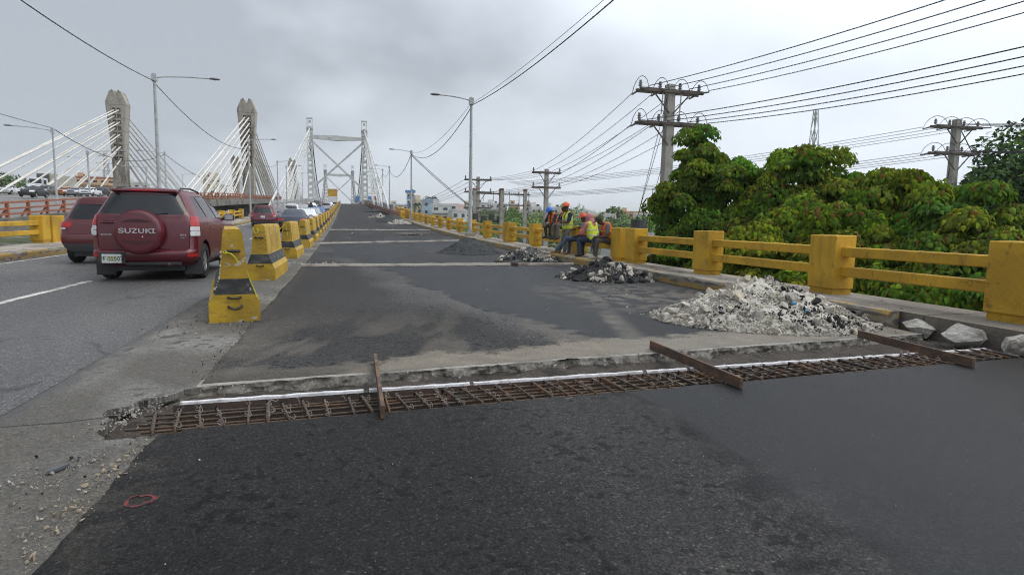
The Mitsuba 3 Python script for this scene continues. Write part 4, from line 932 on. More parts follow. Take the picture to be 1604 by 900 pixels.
def car(kind, name, label, cat, colour, x, y, z, rz=0.0, s=1.0, group=None, slope=0.0, full=True):
    k = thing(name, label, cat, group)
    c, n = math.cos(rz), math.sin(rz)
    M = T(np.array([[c * s, -n * s, 0, x], [n * s, c * s, 0, y], [slope * n * s, slope * c * s, s, z], [0, 0, 0, 1.]]))
    wheels = []
    for part, p, mt, lm in CARS[kind]:
        if not full and part in ('door_handle', 'mirror_glass', 'underbody', 'reflector', 'antenna'): continue
        Mx = M @ lm if lm is not None else M
        if part == 'wheel': w = put(k, 'wheel', p, mt, M=Mx); wheels.append(w)
        elif part == 'wheel_rim': put(wheels[-1], 'rim', p, mt, M=Mx)
        else: put(k, part, p, mt or colour, M=Mx)
    return k, M
zc = lambda y: float(zr(y)) + .004
sl = lambda y: float(zr(y + 3) - zr(y)) / 3
# the leading dark red car with the spare wheel on its tail gate
KV, MV = car('vitara', 'parked_car', 'dark red off-road car with a round spare wheel cover on its tailgate, leading the queue', 'car', 'crimson', -3.71, 13.02, zc(13), -.01, 1.035)
def cover():
    R = .405
    pr = [(0, .0), (.10, -.002), (R * .80, .004), (R * .90, .012), (R * .97, .032), (R, .07), (R * 1.0, .19), (R * .93, .225), (0, .225)]
    t = trimesh.creation.revolve(np.array(pr), sections=64); m = mani(t) if t.is_volume else mani(t)
    Rm = trimesh.transformations.rotation_matrix(-math.pi / 2, [1, 0, 0])
    def cres(zc_, up):
        big = sg.Point(0, zc_).buffer(.34, 48); cut = sg.Point(0, zc_ + (-.075 if up else .075)).buffer(.36, 48)
        g = big.difference(cut).intersection(sg.box(-.21, -2, .21, 2)); return g
    t = tri(m); t.apply_transform(Rm); return t
cv = cover(); cv.apply_translation((-.03, -.215, .915))
if cv.volume < 0: cv.invert()
kc = put(KV, 'spare_wheel_cover', cv, 'crimson', 30, MV)
def crescent(z0, up):
    a = np.linspace(-.25, .25, 21); h = .06 * np.cos(a / .25 * math.pi / 2) ** .8; a = a - .03
    top = [(x, z0 + (h_ if up else 0) + (0 if up else .004)) for x, h_ in zip(a, h)]; bot = [(x, z0 - (0 if up else h_) - (.004 if up else 0)) for x, h_ in zip(a, h)]
    b = prism(top + bot[::-1], .012); v = b.vertices; return trimesh.Trimesh(np.stack([v[:, 0], v[:, 2] - .222, v[:, 1]], 1), b.faces[:, ::-1], process=False)
plain('crimson_dark', (.045, .006, .010), .4, clearcoat=.5)
put(kc, 'crescent', crescent(1.09, True), 'crimson_dark', False, MV)
put(kc, 'crescent', crescent(.755, False), 'crimson_dark', False, MV)
def lettering(text, h, x, y, z, bold=True, sx=1.0, depth=.006):
    m = meshkit.text_mesh(text, h, depth, bold); v = m.vertices.copy(); w = v[:, 0].max()
    m.vertices = np.stack([(v[:, 0] - w / 2) * sx + x, y - v[:, 2], v[:, 1] + z], 1); return m
L_ = lettering('SUZUKI', .084, -.03, -.216, .895, True, 1.36, .012); put(kc, 'lettering', L_, 'chrome', False, MV)
put(kc, 'lock', moved(trimesh.creation.icosphere(1, .012), .06, -.22, .83), 'plate_white', True, MV)
put(KV, 'badge', lettering('SUZUKI', .026, -.61, .050, .845, True, 1.3), 'chrome', False, MV)
put(KV, 'badge', CAT([lettering('4X4', .036, .66, .050, .845, True, 1.2), box(.62, .70, .044, .050, .80, .807)]), 'chrome', False, MV)
put(KV, 'tailgate_handle', CAT([hull_box(-.70, -.45, .02, .075, 1.065, 1.095, .012)]), 'crimson', 30, MV)
hp_ = trimesh.creation.icosphere(2); hp_.vertices = hp_.vertices * (.07, .012, .032) + (-.57, .058, 1.10); put(KV, 'handle_recess', hp_, 'crimson_dark', True, MV)
kp = put(KV, 'licence_plate', CAT([hull_box(-.665, -.345, -.058, -.046, .345, .505, .004)]), 'plate_white', False, MV)
put(kp, 'lettering', lettering('FF 01507', .078, -.505, -.060, .386, True, .74, .004), 'plate_ink', False, MV)
em = trimesh.creation.cylinder(.045, .003, sections=16); em.apply_transform(trimesh.transformations.rotation_matrix(math.pi / 2, [1, 0, 0])); em.apply_translation((-.50, -.0585, .425)); put(kp, 'emblem', em, 'plate_yellow', False, MV)
put(kp, 'plate_recess', hull_box(-.72, -.29, -.042, -.02, .33, .54, .01), 'trim_black', False, MV)
for q in (-1, 1):
    put(KV, 'mudflap', moved(hull_box(-.16, .16, -.012, .012, -.17, .17, .01), q * .745, .37, .265), 'trim_black', False, MV)
put(KV, 'tow_bar', CAT([hull_box(-.30, .62, .0, .06, .30, .36, .01)]), 'trim_black', False, MV)
put(KV, 'exhaust', tube([(.42, -.01, .315), (.42, .12, .32), (.40, .5, .33)], .034, 10), 'dark_steel', True, MV)
put(KV, 'brake_light', hull_box(-.22, .22, .185, .235, 1.662, 1.690, .008), 'tail_red', False, MV)
put(KV, 'spoiler', tri(mani(hull_box(-.56, .56, .20, .50, 1.64, 1.695, .03))), 'crimson', 30, MV)
put(KV, 'wiper', bar((.12, .085, 1.225), (.40, .11, 1.265), .012), 'trim_black', False, MV)

G2 = 'cars queuing in the open lanes'
car('suv', 'parked_car', 'dark red sport utility car half hidden behind the leading car, at the left', 'car', 'dull_crimson', -6.0, 17.55, zc(18), .0, 1.02, G2)
car('suv', 'parked_car', 'dark red sport utility car ahead beside the navy sedan, in the left lane', 'car', 'crimson', -5.95, 49.3, zc(50), .0, 1.0, G2, sl(50))
car('sedan', 'parked_car', 'navy blue sedan right of the small red car, behind the yellow barriers', 'car', 'navy', -3.35, 42.6, zc(43), .0, 1.03, G2, sl(43))
car('suv', 'parked_car', 'dark car glimpsed past the mirror of the leading red car', 'car', 'black_car', -5.9, 26.0, zc(26), 0, .98, G2, 0)
for kind, col, x, y, lab in [('sedan', 'grey_car', -5.9, 60, 'grey car ahead of the small red car, in the left lane'), ('suv', 'white_car', -5.9, 74, 'white sport utility car in the left lane, in the middle of the queue'),
                             ('sedan', 'white_car', -3.1, 53.5, 'white sedan with bright red tail lamps ahead of the navy sedan'), ('sedan', 'silver_car', -3.1, 63.0, 'silver sedan in the right lane, third before the barriers bend'),
                             ('sedan', 'blue_car', -3.0, 73.0, 'blue and white sedan in the right lane, beyond the silver sedan'), ('sedan', 'silver_car', -5.9, 93, 'silver sedan high in the left lane behind the white one'),
                             ('sedan', 'white_car', -5.8, 116, 'white sedan near the foot of the left bridge tower'), ('suv', 'silver_car', -3.0, 108, 'silver car in the right lane below the yellow truck'), ('sedan', 'white_car', -3.0, 130, 'small white car just behind the yellow truck'), ('sedan', 'black_car', -5.8, 104, 'dark sedan high in the left lane'), ('suv', 'black_car', -5.8, 140, 'dark car highest in the left lane')]:
    car(kind, 'parked_car', lab, 'car', col, x, y, zc(y), 0, 1.0, G2, sl(y), y < 70)
# far truck
k = thing('truck', 'yellow topped box truck at the crest of the road', 'truck'); y = 172; z = zc(y)
put(k, 'cargo_box', hull_box(-4.4, -1.9, y, y + 7, z + 2.1, z + 4.6, .05), 'yellow_rail'); put(k, 'door_panel', hull_box(-4.3, -2.0, y - .05, y - .003, z + 1.0, z + 2.6, .02), 'white_car')
put(k, 'chassis', box(-4.2, -2.1, y + .2, y + 9, z + .5, z + 1.2), 'trim_black'); put(k, 'cab', hull_box(-4.3, -2.0, y + 7.2, y + 9.4, z + .6, z + 3.2, .2), 'white_car')
for q in (-4.1, -2.2):
    for yy_ in (y + 1.2, y + 8): put(k, 'wheel', TYP, 'tyre', M=T().translate([q, yy_, z + .5]).scale(1.45))
# motorcycle with rider
def limb(pts, radii, ref=.05, it=4):
    ms = []
    for a, b, ra, rb in zip(pts, pts[1:], radii, radii[1:]):
        sa = m3.Manifold.sphere(ra, 16).translate(tuple(a)); sb_ = m3.Manifold.sphere(rb, 16).translate(tuple(b)); ms.append(m3.Manifold.batch_hull([sa, sb_]))
    return ms
def blend(mans, ref=.04, it=6):
    u = m3.Manifold.batch_boolean(mans, m3.OpType.Add).refine_to_length(ref); t = tri(u); trimesh.smoothing.filter_taubin(t, iterations=it); return t
plain('skin', (.085, .045, .028), .55); plain('black_cloth', worn((.016, .016, .018), (.04, .038, .036), .5, 8), .85)
k = thing('motorcycle', 'dark motorcycle between the queuing cars', 'motorcycle'); x0, y0 = -4.35, 86; z0 = zc(86)
for yy_ in (y0, y0 + 1.3): put(k, 'wheel', TYP, 'tyre', M=T().translate([x0, yy_, z0 + .3]).scale([.5, .9, .9]))
put(k, 'frame', CAT([hull_box(x0 - .14, x0 + .14, y0 + .1, y0 + 1.1, z0 + .4, z0 + .8, .06), tube([(x0 - .35, y0 + 1.0, z0 + 1.02), (x0, y0 + 1.1, z0 + .98), (x0 + .35, y0 + 1.0, z0 + 1.02)], .02, 6), hull_box(x0 - .05, x0 + .05, y0 - .12, y0 - .05, z0 + .6, z0 + .72, .01)]), 'trim_black')
k = thing('person', 'rider in black clothes and helmet sitting on the motorcycle between the cars', 'person')
m = limb([(x0, y0 + .35, z0 + .85), (x0, y0 + .5, z0 + 1.2), (x0, y0 + .55, z0 + 1.45)], [.19, .2, .16])
for q in (-1, 1):
    m += limb([(x0 + q * .12, y0 + .4, z0 + .85), (x0 + q * .28, y0 + .85, z0 + .8), (x0 + q * .22, y0 + .65, z0 + .35)], [.11, .09, .06]); m += limb([(x0 + q * .2, y0 + .52, z0 + 1.42), (x0 + q * .34, y0 + .72, z0 + 1.2), (x0 + q * .33, y0 + 1.0, z0 + 1.05)], [.08, .06, .045])
put(k, 'body', blend(m), 'black_cloth', True); put(k, 'helmet', moved(trimesh.creation.icosphere(2, .16), x0, y0 + .58, z0 + 1.68), 'black_car', True)

# vehicles on the cable-stayed bridge, coming towards us
G3 = 'vehicles on the cable-stayed bridge'
zlc = lambda y: float(zl(y)) + .03
for kind, col, x, y, rz, lab in [('sedan', 'white_car', -41.0, 94, 0, 'white car at the far left of the cable-stayed bridge'), ('suv', 'white_car', -40.5, 98, 0, 'white sport utility car under the white truck cab'), ('suv', 'grey_car', -35.5, 90, 0, 'dark grey sport utility car in front of the trailer'),
                                 ('sedan', 'black_car', -30.5, 75, 0, 'black sedan close behind the orange railing'), ('sedan', 'orange_car', -34.5, 93, 0, 'orange car right of the dark grey one'), ('sedan', 'silver_car', -32.5, 91, 0, 'silver car beyond the orange one, on the cable-stayed bridge'),
                                 ('sedan', 'white_car', -30.5, 89.5, 0, 'small white car left of the left concrete pylon'), ('suv', 'black_car', -32, 97, 0, 'dark car roof below the beige far building'), ('suv', 'black_car', -22, 118, 0, 'dark car behind the stays of the right pylon'), ('suv', 'orange_car', -24, 160, 0, 'orange vehicle right of the right pylon')]:
    car(kind, 'parked_car', lab, 'car', col, x, y, zlc(y), math.pi - .02, .80, G3, 0, False)
_trucks0 = set(scene)
plain('container_cream', worn((.56, .545, .47), (.40, .36, .28), .6, .8, .12, 8), .6)
tx_, ty_ = -44.0, 105.0; z = zlc(ty_ + 8)
k = thing('truck', 'white truck with a long cream container trailer on the cable-stayed bridge', 'truck')
put(k, 'cab', CAT([hull_box(tx_ - 1.2, tx_ + 1.2, ty_ + 1.6, ty_ + 4.2, z + .9, z + 3.1, .2), hull_box(tx_ - 1.0, tx_ + 1.0, ty_ - .2, ty_ + 1.8, z + .8, z + 1.9, .2)]), 'white_car', 30)
put(k, 'windscreen', hull_box(tx_ - 1.05, tx_ + 1.05, ty_ + 1.55, ty_ + 1.62, z + 2.0, z + 2.85, .02), 'car_glass'); put(k, 'side_window', hull_box(tx_ + 1.18, tx_ + 1.215, ty_ + 2.1, ty_ + 3.2, z + 1.9, z + 2.7, .01), 'car_glass')
put(k, 'exhaust_stack', CAT([tube([(tx_ + q, ty_ + 4.4, z + 1), (tx_ + q, ty_ + 4.4, z + 3.9)], .09, 8) for q in (-.9,)]), 'chrome')
cm = [box(tx_ - 1.22, tx_ + 1.22, ty_ + 5.2, ty_ + 17.4, z + 1.45, z + 4.2)]
for i in range(40): cm.append(box(tx_ + 1.218, tx_ + 1.25, ty_ + 5.35 + i * .30, ty_ + 5.49 + i * .30, z + 1.6, z + 4.1))
for a in (ty_ + 5.15, ty_ + 17.35): cm += [box(tx_ - 1.26, tx_ - 1.1, a, a + .12, z + 1.4, z + 4.25), box(tx_ + 1.12, tx_ + 1.28, a, a + .12, z + 1.4, z + 4.25)]
put(k, 'container', CAT(cm), 'container_cream'); put(k, 'cooling_unit', CAT([hull_box(tx_ - 1.0, tx_ + 1.0, ty_ + 4.75, ty_ + 5.16, z + 2.4, z + 4.1, .05), box(tx_ - .7, tx_ - .1, ty_ + 4.7, ty_ + 4.76, z + 3.2, z + 3.9), box(tx_ + .2, tx_ + .8, ty_ + 4.7, ty_ + 4.76, z + 3.2, z + 3.9)]), 'trim_grey')
put(k, 'chassis', box(tx_ - .9, tx_ + .9, ty_ + .4, ty_ + 17, z + .5, z + 1.4), 'trim_black')
for q in (-1.0, 1.0):
    for yy_ in (ty_ + .8, ty_ + 3.8, ty_ + 5.2, ty_ + 14.8, ty_ + 16.1): put(k, 'wheel', TYP, 'tyre', M=T().translate([tx_ + q, yy_, z + .5]).scale(1.45))
# TRUCK_FIT: the truck seen in the photograph is a small one
_c = T().translate([tx_, ty_, z]).scale(.74).translate([-tx_, -ty_, -z])
for _k in [q for q in scene if q.startswith(k + '__')]:
    scene[_k]['to_world'] = _c @ scene[_k]['to_world'] if 'to_world' in scene[_k] else _c

# ------------------------------------------------------------------ terrain
def ground_h(x, y):
    r = np.hypot(x, y); a = np.arctan2(x, y)
    right = np.clip((a + .05) / .25, 0, 1)
    h = -8 + 8.5 * np.clip((r - 110) / 330, 0, 1) ** 1.2 * (.35 + .65 * right)
    h = h + 30 * np.clip((r - 900) / 3500, 0, 1) ** 1.5
    return h + (meshkit.fbm(np.stack([x / 90, y / 90, 0 * x], -1), 3, 4) - .5) * np.clip(r / 150, 0, 3)
rr = np.concatenate([[0, 8, 16, 25, 35, 50, 70, 95, 120], np.geomspace(150, 7000, 40)]); aa = np.linspace(0, 2 * np.pi, 121)
R_, A_ = np.meshgrid(rr, aa, indexing='ij'); X_, Y_ = R_ * np.sin(A_), R_ * np.cos(A_)
tm = grid(np.stack([X_, Y_, ground_h(X_, Y_)], -1)[:, ::-1])
def ground_col(p, n, uv):
    f1 = FB(p.x * .05, p.y * .05, 0, 4); f2 = FB(p.x * .6, p.y * .6, 2, 3)
    c = MX(mi.Color3f(.045, .062, .022), mi.Color3f(.13, .115, .09), SS(.42, .62, f1 * .6 + f2 * .4)); return c * (.7 + .6 * f2)
plain('ground_green', proc(ground_col), .95)
struct('ground', tm, 'ground_green', True)

# ------------------------------------------------------------------ trees
scene['mat_leaf'] = {'type': 'principledthin', 'base_color': {'type': 'mesh_attribute', 'name': 'vertex_color'}, 'roughness': .5, 'diff_trans': .7, 'eta': 1.35}
scene['mat_far_leaf'] = {'type': 'twosided', 'b': {'type': 'principled', 'base_color': {'type': 'mesh_attribute', 'name': 'vertex_color'}, 'roughness': .7, 'specular': .2}}
plain('bark', worn((.12, .10, .08), (.05, .042, .034), .7, 4, .3, 40), .9)
LV = np.array([(0, .06, 0), (-.30, .0, -.02), (-.46, .28, -.10), (-.32, .62, -.14), (0, 1, -.22), (.32, .62, -.14), (.46, .28, -.10), (.30, .0, -.02), (0, .42, .05)])
LF = np.array([(8, i, (i + 1) % 8) for i in range(8)])[:, ::-1]
SLV = np.array([(0, 0, 0), (-.38, .45, -.06), (0, 1, -.10), (.38, .45, -.06)]); SLF = np.array([(0, 3, 2), (0, 2, 1)])
def leaves(pos, axis, nrm, size, col, lv=LV, lf=LF, aspect=.78):
    n = len(pos)
    ax = axis / np.linalg.norm(axis, axis=1, keepdims=True)
    s = np.cross(ax, nrm); s /= np.linalg.norm(s, axis=1, keepdims=True) + 1e-9; u = np.cross(s, ax)
    v = pos[:, None] + size[:, None, None] * (lv[None, :, :1] * aspect * s[:, None] + lv[None, :, 1:2] * ax[:, None] + lv[None, :, 2:3] * u[:, None])
    f = lf[None] + (np.arange(n) * len(lv))[:, None, None]
    return v.reshape(-1, 3), f.reshape(-1, 3), np.repeat(col, len(lv), axis=0)
def clump_leaves(r, c, rad, n, size, base, red=.0, droop=.9):
    d = r.normal(size=(n, 3)); d[:, 2] = np.abs(d[:, 2]) * 1.0 - .12; d /= np.linalg.norm(d, axis=1, keepdims=True)
    k = r.uniform(.55, 1.04, n) ** .6
    p = c + d * k[:, None] * rad * np.array([1, 1, .85])
    ax = d * .42 + np.array([0, 0, -droop]) + r.normal(size=(n, 3)) * .26
    nr = d + np.array([0, 0, .18]) + r.normal(size=(n, 3)) * .24
    sz = size * r.uniform(.6, 1.15, n)
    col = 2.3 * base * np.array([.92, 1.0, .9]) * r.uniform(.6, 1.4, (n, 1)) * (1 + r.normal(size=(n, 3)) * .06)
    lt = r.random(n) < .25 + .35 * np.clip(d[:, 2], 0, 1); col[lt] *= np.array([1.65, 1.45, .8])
    young = (r.random(n) < red * .26 * np.clip(d[:, 2] * 2.2 - .35, 0, 1)); col[young] = np.array([.20, .12, .04]) * r.uniform(.7, 1.3, (young.sum(), 1))
    return p, ax, nr, sz, np.clip(col, .004, .6)
def branch(p0, p1, r0, r1, r, n=5):
    t = np.linspace(0, 1, n)[:, None]; p = np.array(p0) + (np.array(p1) - np.array(p0)) * t; p[1:-1] += r.normal(size=(n - 2, 3)) * np.linalg.norm(np.array(p1) - np.array(p0)) * .05
    return tube(p, np.linspace(r0, r1, n), 7)
def big_tree(label, seed, trunk, lobes, leaf=.150, per=300, base=(.050, .088, .020), red=.35, clump=.46, single=0, group='broad leaved trees behind the railing'):
    """lobes: (x, y, z, rx, rz): each lobe's shell carries clumps of hanging leaves."""
    r = np.random.default_rng(seed); k = thing('tree', label, 'tree', group)
    zb = float(ground_h(np.array(trunk[0]), np.array(trunk[1])))
    L = np.array(lobes); top = np.array([trunk[0], trunk[1], L[:, 2].mean() - 1.0])
    put(k, 'trunk', branch((trunk[0], trunk[1], zb - .3), top, .26, .17, r, 7), 'bark', True)
    A = [[], [], [], [], []]
    for (x, y, z, rx, rz) in lobes:
        put(k, 'branch', branch(top, (x, y, z - rz * .3), .11, .04, r), 'bark', True)
        nc = max(6, int(4 * math.pi * rx * (rx * .5 + rz * .5) / (clump * clump * 3.5)))
        for i in range(nc):
            u = (i + .5) / nc; ph = i * 2.39996 + r.uniform(-.3, .3); cz = 1 - 1.75 * u
            d = np.array([math.sqrt(max(0, 1 - cz * cz)) * math.cos(ph), math.sqrt(max(0, 1 - cz * cz)) * math.sin(ph), cz]); d += r.normal(size=3) * .12
            stray = r.random() < .0; c = np.array([x, y, z]) + d * np.array([rx, rx, rz]) * (r.uniform(1.06, 1.20) if stray else r.uniform(.62, 1.12))
            b = np.array(base) * r.uniform(.68, 1.35) * np.array([r.uniform(.85, 1.45), 1, r.uniform(.7, 1.1)])
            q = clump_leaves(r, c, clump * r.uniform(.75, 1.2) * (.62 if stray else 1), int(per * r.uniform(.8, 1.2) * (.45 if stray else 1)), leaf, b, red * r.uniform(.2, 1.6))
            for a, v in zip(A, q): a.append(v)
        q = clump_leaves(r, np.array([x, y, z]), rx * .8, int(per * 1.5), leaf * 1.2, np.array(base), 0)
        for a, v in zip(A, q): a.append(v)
    pos, ax, nr, sz, col = [np.concatenate(a) for a in A]
    if single:
        near = np.argsort(np.linalg.norm(pos - np.array([0, 0, EYE]), axis=1))[:single]
        for i in near:
            v, f, c = leaves(pos[i:i + 1], ax[i:i + 1], nr[i:i + 1], sz[i:i + 1], col[i:i + 1])
            put(k, 'leaf', (v, f), 'leaf', False, color=c)
        keep = np.ones(len(pos), bool); keep[near] = False
        pos, ax, nr, sz, col = pos[keep], ax[keep], nr[keep], sz[keep], col[keep]
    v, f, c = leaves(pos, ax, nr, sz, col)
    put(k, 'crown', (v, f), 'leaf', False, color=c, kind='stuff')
    return k
def pol(pxl, rho):
    """a bearing from the spot where the photographer stood, given as a picture column of the survey, and a distance -> x, y"""
    a = 0.2694 + math.atan((pxl - 802) / 950); return rho * math.sin(a), rho * math.cos(a)
def lobe(pxl, rho, z, rx, rz): x, y = pol(pxl, rho); return (x, y, z, rx, rz)
big_tree('tall bushy tree beside the tall power pole, the leftmost of the broad leaved trees', 1, pol(1115, 21.5), [lobe(1090, 21, 3.0, .85, 1.15), lobe(1066, 21, 1.6, 1.0, 1.2), lobe(1140, 21, 2.2, 1.05, 1.4), lobe(1172, 20.5, 1.1, 1.0, 1.2), lobe(1060, 20.5, -.1, .95, 1.2), lobe(1120, 20, .3, 1.3, 1.3), lobe(1180, 20, -1.0, 1.2, 1.3), lobe(1090, 21, -2.0, 1.3, 1.4)], base=(.040, .078, .018), red=.28)
big_tree('broad leaved tree with a peaked reddish crown in the middle of the group', 2, pol(1245, 19.5), [lobe(1242, 19.5, 2.65, .95, 1.15), lobe(1205, 19.5, 1.2, .9, 1.1), lobe(1275, 19, 1.4, .95, 1.1), lobe(1235, 18.5, .3, 1.2, 1.1), lobe(1320, 20, 1.9, .8, .9), lobe(1362, 24, 2.2, .9, .7), lobe(1325, 23, .6, 1.4, 1.3), lobe(1270, 18, -1.6, 1.4, 1.3)], base=(.054, .088, .020), red=.6)
big_tree('broad leaved tree with yellowish young leaves close behind the nearest railing', 3, pol(1300, 15.5), [lobe(1245, 15.5, 1.0, .75, .75), lobe(1180, 15, .5, .6, .6), lobe(1300, 15.2, .85, .85, .85), lobe(1350, 14.6, .35, .75, .8), lobe(1215, 15, -.3, .8, .8), lobe(1290, 14, -.3, .8, .7), lobe(1400, 13.6, -.3, .8, .8), lobe(1300, 14.5, -1.4, 1.0, .9)], base=(.066, .100, .020), red=.7, leaf=.135, clump=.40, single=150)
big_tree('round dark green tree to the right of the peaked one, behind the railing', 4, pol(1405, 17), [lobe(1395, 17, 1.65, 1.0, 1.05), lobe(1440, 16.5, 1.0, .85, .85), lobe(1365, 16.5, .7, .9, .9), lobe(1420, 16, .3, 1.1, 1.0), lobe(1380, 16, -.9, 1.1, 1.0), lobe(1460, 15.5, -.5, 1.0, 1.0)], base=(.050, .086, .020), red=.5)
big_tree('low spreading tree at the right edge of the picture behind the nearest railing', 5, pol(1530, 14.5), [lobe(1485, 14.5, 1.4, .75, .75), lobe(1530, 14.3, .75, .7, .65), lobe(1590, 14, .5, .75, .7), lobe(1500, 13.8, .35, .8, .7), lobe(1560, 13.4, .2, .8, .7), lobe(1450, 13.6, -.35, .7, .6), lobe(1620, 13.4, -.2, .8, .8), lobe(1520, 13, -.55, .7, .5)], base=(.047, .082, .020), red=.4, leaf=.135, clump=.40, single=150)
def far_tree(label, seed, x, y, zb, h, w, base, n=2600, leaf=.42, group='trees of the far town', cat='tree', squash=.62, trunk=True):
    r = np.random.default_rng(seed); k = thing('tree', label, cat, group)
    if trunk: put(k, 'trunk', branch((x, y, zb - .5), (x, y, zb + h * .6), .02 * h, .01 * h, r), 'bark', True)
    A = [[], [], [], [], []]; nc = 16
    for i in range(nc):
        d = r.normal(size=3); d /= np.linalg.norm(d); c = np.array([x, y, zb + h * .60]) + d * np.array([w * .36, w * .36, h * .30])
        q = clump_leaves(r, c, w * r.uniform(.16, .27), n // nc, leaf, np.array(base) * r.uniform(.65, 1.4), 0, .4)
        for a, v in zip(A, q): a.append(v)
    v, f, c = leaves(*[np.concatenate(a) for a in A], SLV, SLF, 1.0)
    put(k, 'crown', (v, f), 'far_leaf', False, color=c, kind='stuff')
for i, (pxl, rho, zt, h, w, lab) in enumerate([(1590, 48, 7.2, 15, 11, 'large dark fine leaved tree at the right edge, behind the far power pole'), (1545, 50, 5.4, 13, 8, 'dark fine leaved tree just right of the far power pole'), (1470, 52, 3.4, 11, 8, 'dark tree low behind the foot of the far power pole'), (1640, 46, 6.6, 14, 9, 'dark tree cut by the right edge of the picture')]):
    x, y = pol(pxl, rho); far_tree(lab, 40 + i, x, y, zt - h, h, w, (.020, .042, .013), 15000, .34, 'dark trees at the far right')
TREE_LABELS = ['bushy green tree just above the orange helmets', 'green tree just above the blue helmet', 'green tree close left of the pale pole behind the workers', 'green bushes between the pole frame and the pole behind the workers', 'reddish green bushes behind the left leg of the pole frame', 'green tree between the two legs of the pole frame', 'low bush right of the pole frame, just above the railing', 'low bush beside the blue helmeted worker, above the railing', 'green tree right of the tall street lamp, behind the pole frames', 'green tree behind the heads of the sitting workers', 'rounded tree above the worker with the pink hood', 'tall upright dark tree left of the big bushy tree', 'green tree at the foot of the tall upright dark tree', 'green tree between the upright dark tree and the bushy tree', 'low tree right of the pink hooded worker', 'low bush behind the double railing post', 'green tree left of the tall street lamp, low behind the railing', 'tree at the foot of the white balcony house', 'tree at the foot of the pale blue house', 'tree at the foot of the white tower house with blue bands', 'tree clump left of the white tower house', 'leftmost distant tree clump beside the grey parapet', 'broad dark tree on the skyline above the workers', 'skyline tree above the olive yellow house', 'skyline tree above the long flat white roof', 'skyline tree left of the upright dark tree', 'skyline tree close left of the big bushy tree', 'skyline tree behind the pole of the workers', 'low bush under the left edge of the big bushy tree', 'far tree half hidden behind the big bushy tree', 'bush below the railing left of the tall street lamp', 'bush behind the close posts of the dull railing', 'bush beside the second right hand street lamp']
MID = [(905, 210, 3.2, 11, 13), (872, 190, 2.2, 10, 11), (845, 120, .2, 8, 9), (815, 110, .0, 8, 9), (780, 105, -.2, 8, 10), (795, 130, 1.0, 8, 9), (830, 95, -1.6, 6, 8), (860, 90, -1.8, 6, 8), (760, 120, .2, 8, 8), (895, 130, -.6, 8, 9), (925, 160, .5, 9, 11), (968, 170, 4.4, 13, 7), (985, 150, .2, 9, 9), (1012, 150, 1.0, 9, 9), (945, 120, -1.6, 7, 8), (1000, 110, -2, 7, 8), (730, 150, .0, 8, 9), (700, 200, .2, 8, 9), (672, 210, .6, 8, 9), (655, 240, 2.6, 9, 9), (618, 300, 4.6, 9, 12), (606, 330, 5.4, 9, 12), (880, 330, 8.2, 11, 18), (915, 340, 7.0, 10, 16), (945, 320, 6.6, 9, 16), (975, 330, 6.4, 9, 16), (1005, 320, 6.4, 9, 15), (840, 350, 7.6, 9, 14), (1022, 90, -.6, 8, 8), (1040, 300, 6.5, 9, 16), (712, 100, -2.6, 6, 7), (690, 130, -1.8, 6, 8), (645, 160, -1.0, 7, 8)]
for i, (pxl, rho, zt, h, w) in enumerate(MID):
    x, y = pol(pxl, rho); near = rho < 140; zt = zt + ((2.7 if pxl > 745 else .6) if rho < 260 else 0)
    nm = ['rounded', 'spreading', 'ragged', 'bushy', 'tall'][i % 5]
    far_tree(TREE_LABELS[i], 100 + i, x, y, zt - h, h, w, [(.045, .078, .022), (.034, .062, .020), (.055, .075, .024), (.028, .052, .020)][i % 4], 2400 if near else 1200, .36 if near else .8, 'trees below the bridge')
for i, (pxl, rho, zt, h, w) in enumerate([(8, 190, 9.0, 12, 16), (35, 210, 9.2, 12, 16), (70, 230, 9.0, 12, 16), (105, 240, 8.5, 11, 16), (-15, 180, 9.2, 12, 16)]):
    x, y = pol(pxl, rho); far_tree(['first', 'second', 'third', 'fourth', 'leftmost'][i] + ' dark distant tree beyond the far orange railing, from the left edge', 160 + i, x, y, zt - h, h, w, (.030, .050, .020), 1500, .8, 'trees beyond the far orange railing')
def palm(label, pxl, rho, zt, h):
    x, y = pol(pxl, rho); r = np.random.default_rng(int(pxl)); k = thing('palm_tree', label, 'palm tree')
    put(k, 'trunk', tube([(x, y, zt - h), (x + .3, y, zt - h * .5), (x, y, zt)], [.28, .2, .18], 7), 'bark', True)
    for i in range(13):
        a = i * 2.4; el = r.uniform(.2, 1.2); t = np.linspace(0, 1, 8); L = r.uniform(3.2, 4.4)
        rad = L * t * math.cos(el * .6); z = L * (math.sin(el) * t - 1.0 * t ** 2.2)
        c = np.c_[x + np.cos(a) * rad, y + np.sin(a) * rad, zt + z]
        side = np.array([-math.sin(a), math.cos(a), 0.]); w = .55 * np.sin(np.pi * (.12 + .85 * t)) ** .7
        P = np.stack([c - side * w[:, None] - np.array([0, 0, .25]) * w[:, None], c + .0, c + side * w[:, None] - np.array([0, 0, .25]) * w[:, None]], 0)
        put(k, 'frond', grid(P), 'palm_leaf')
plain('palm_leaf', (.028, .048, .018), .6)
palm('tall coconut palm above the pale blue house', 673, 260, 10.4, 14); palm('shorter palm just right of the striped white tower house', 648, 250, 7.0, 11)

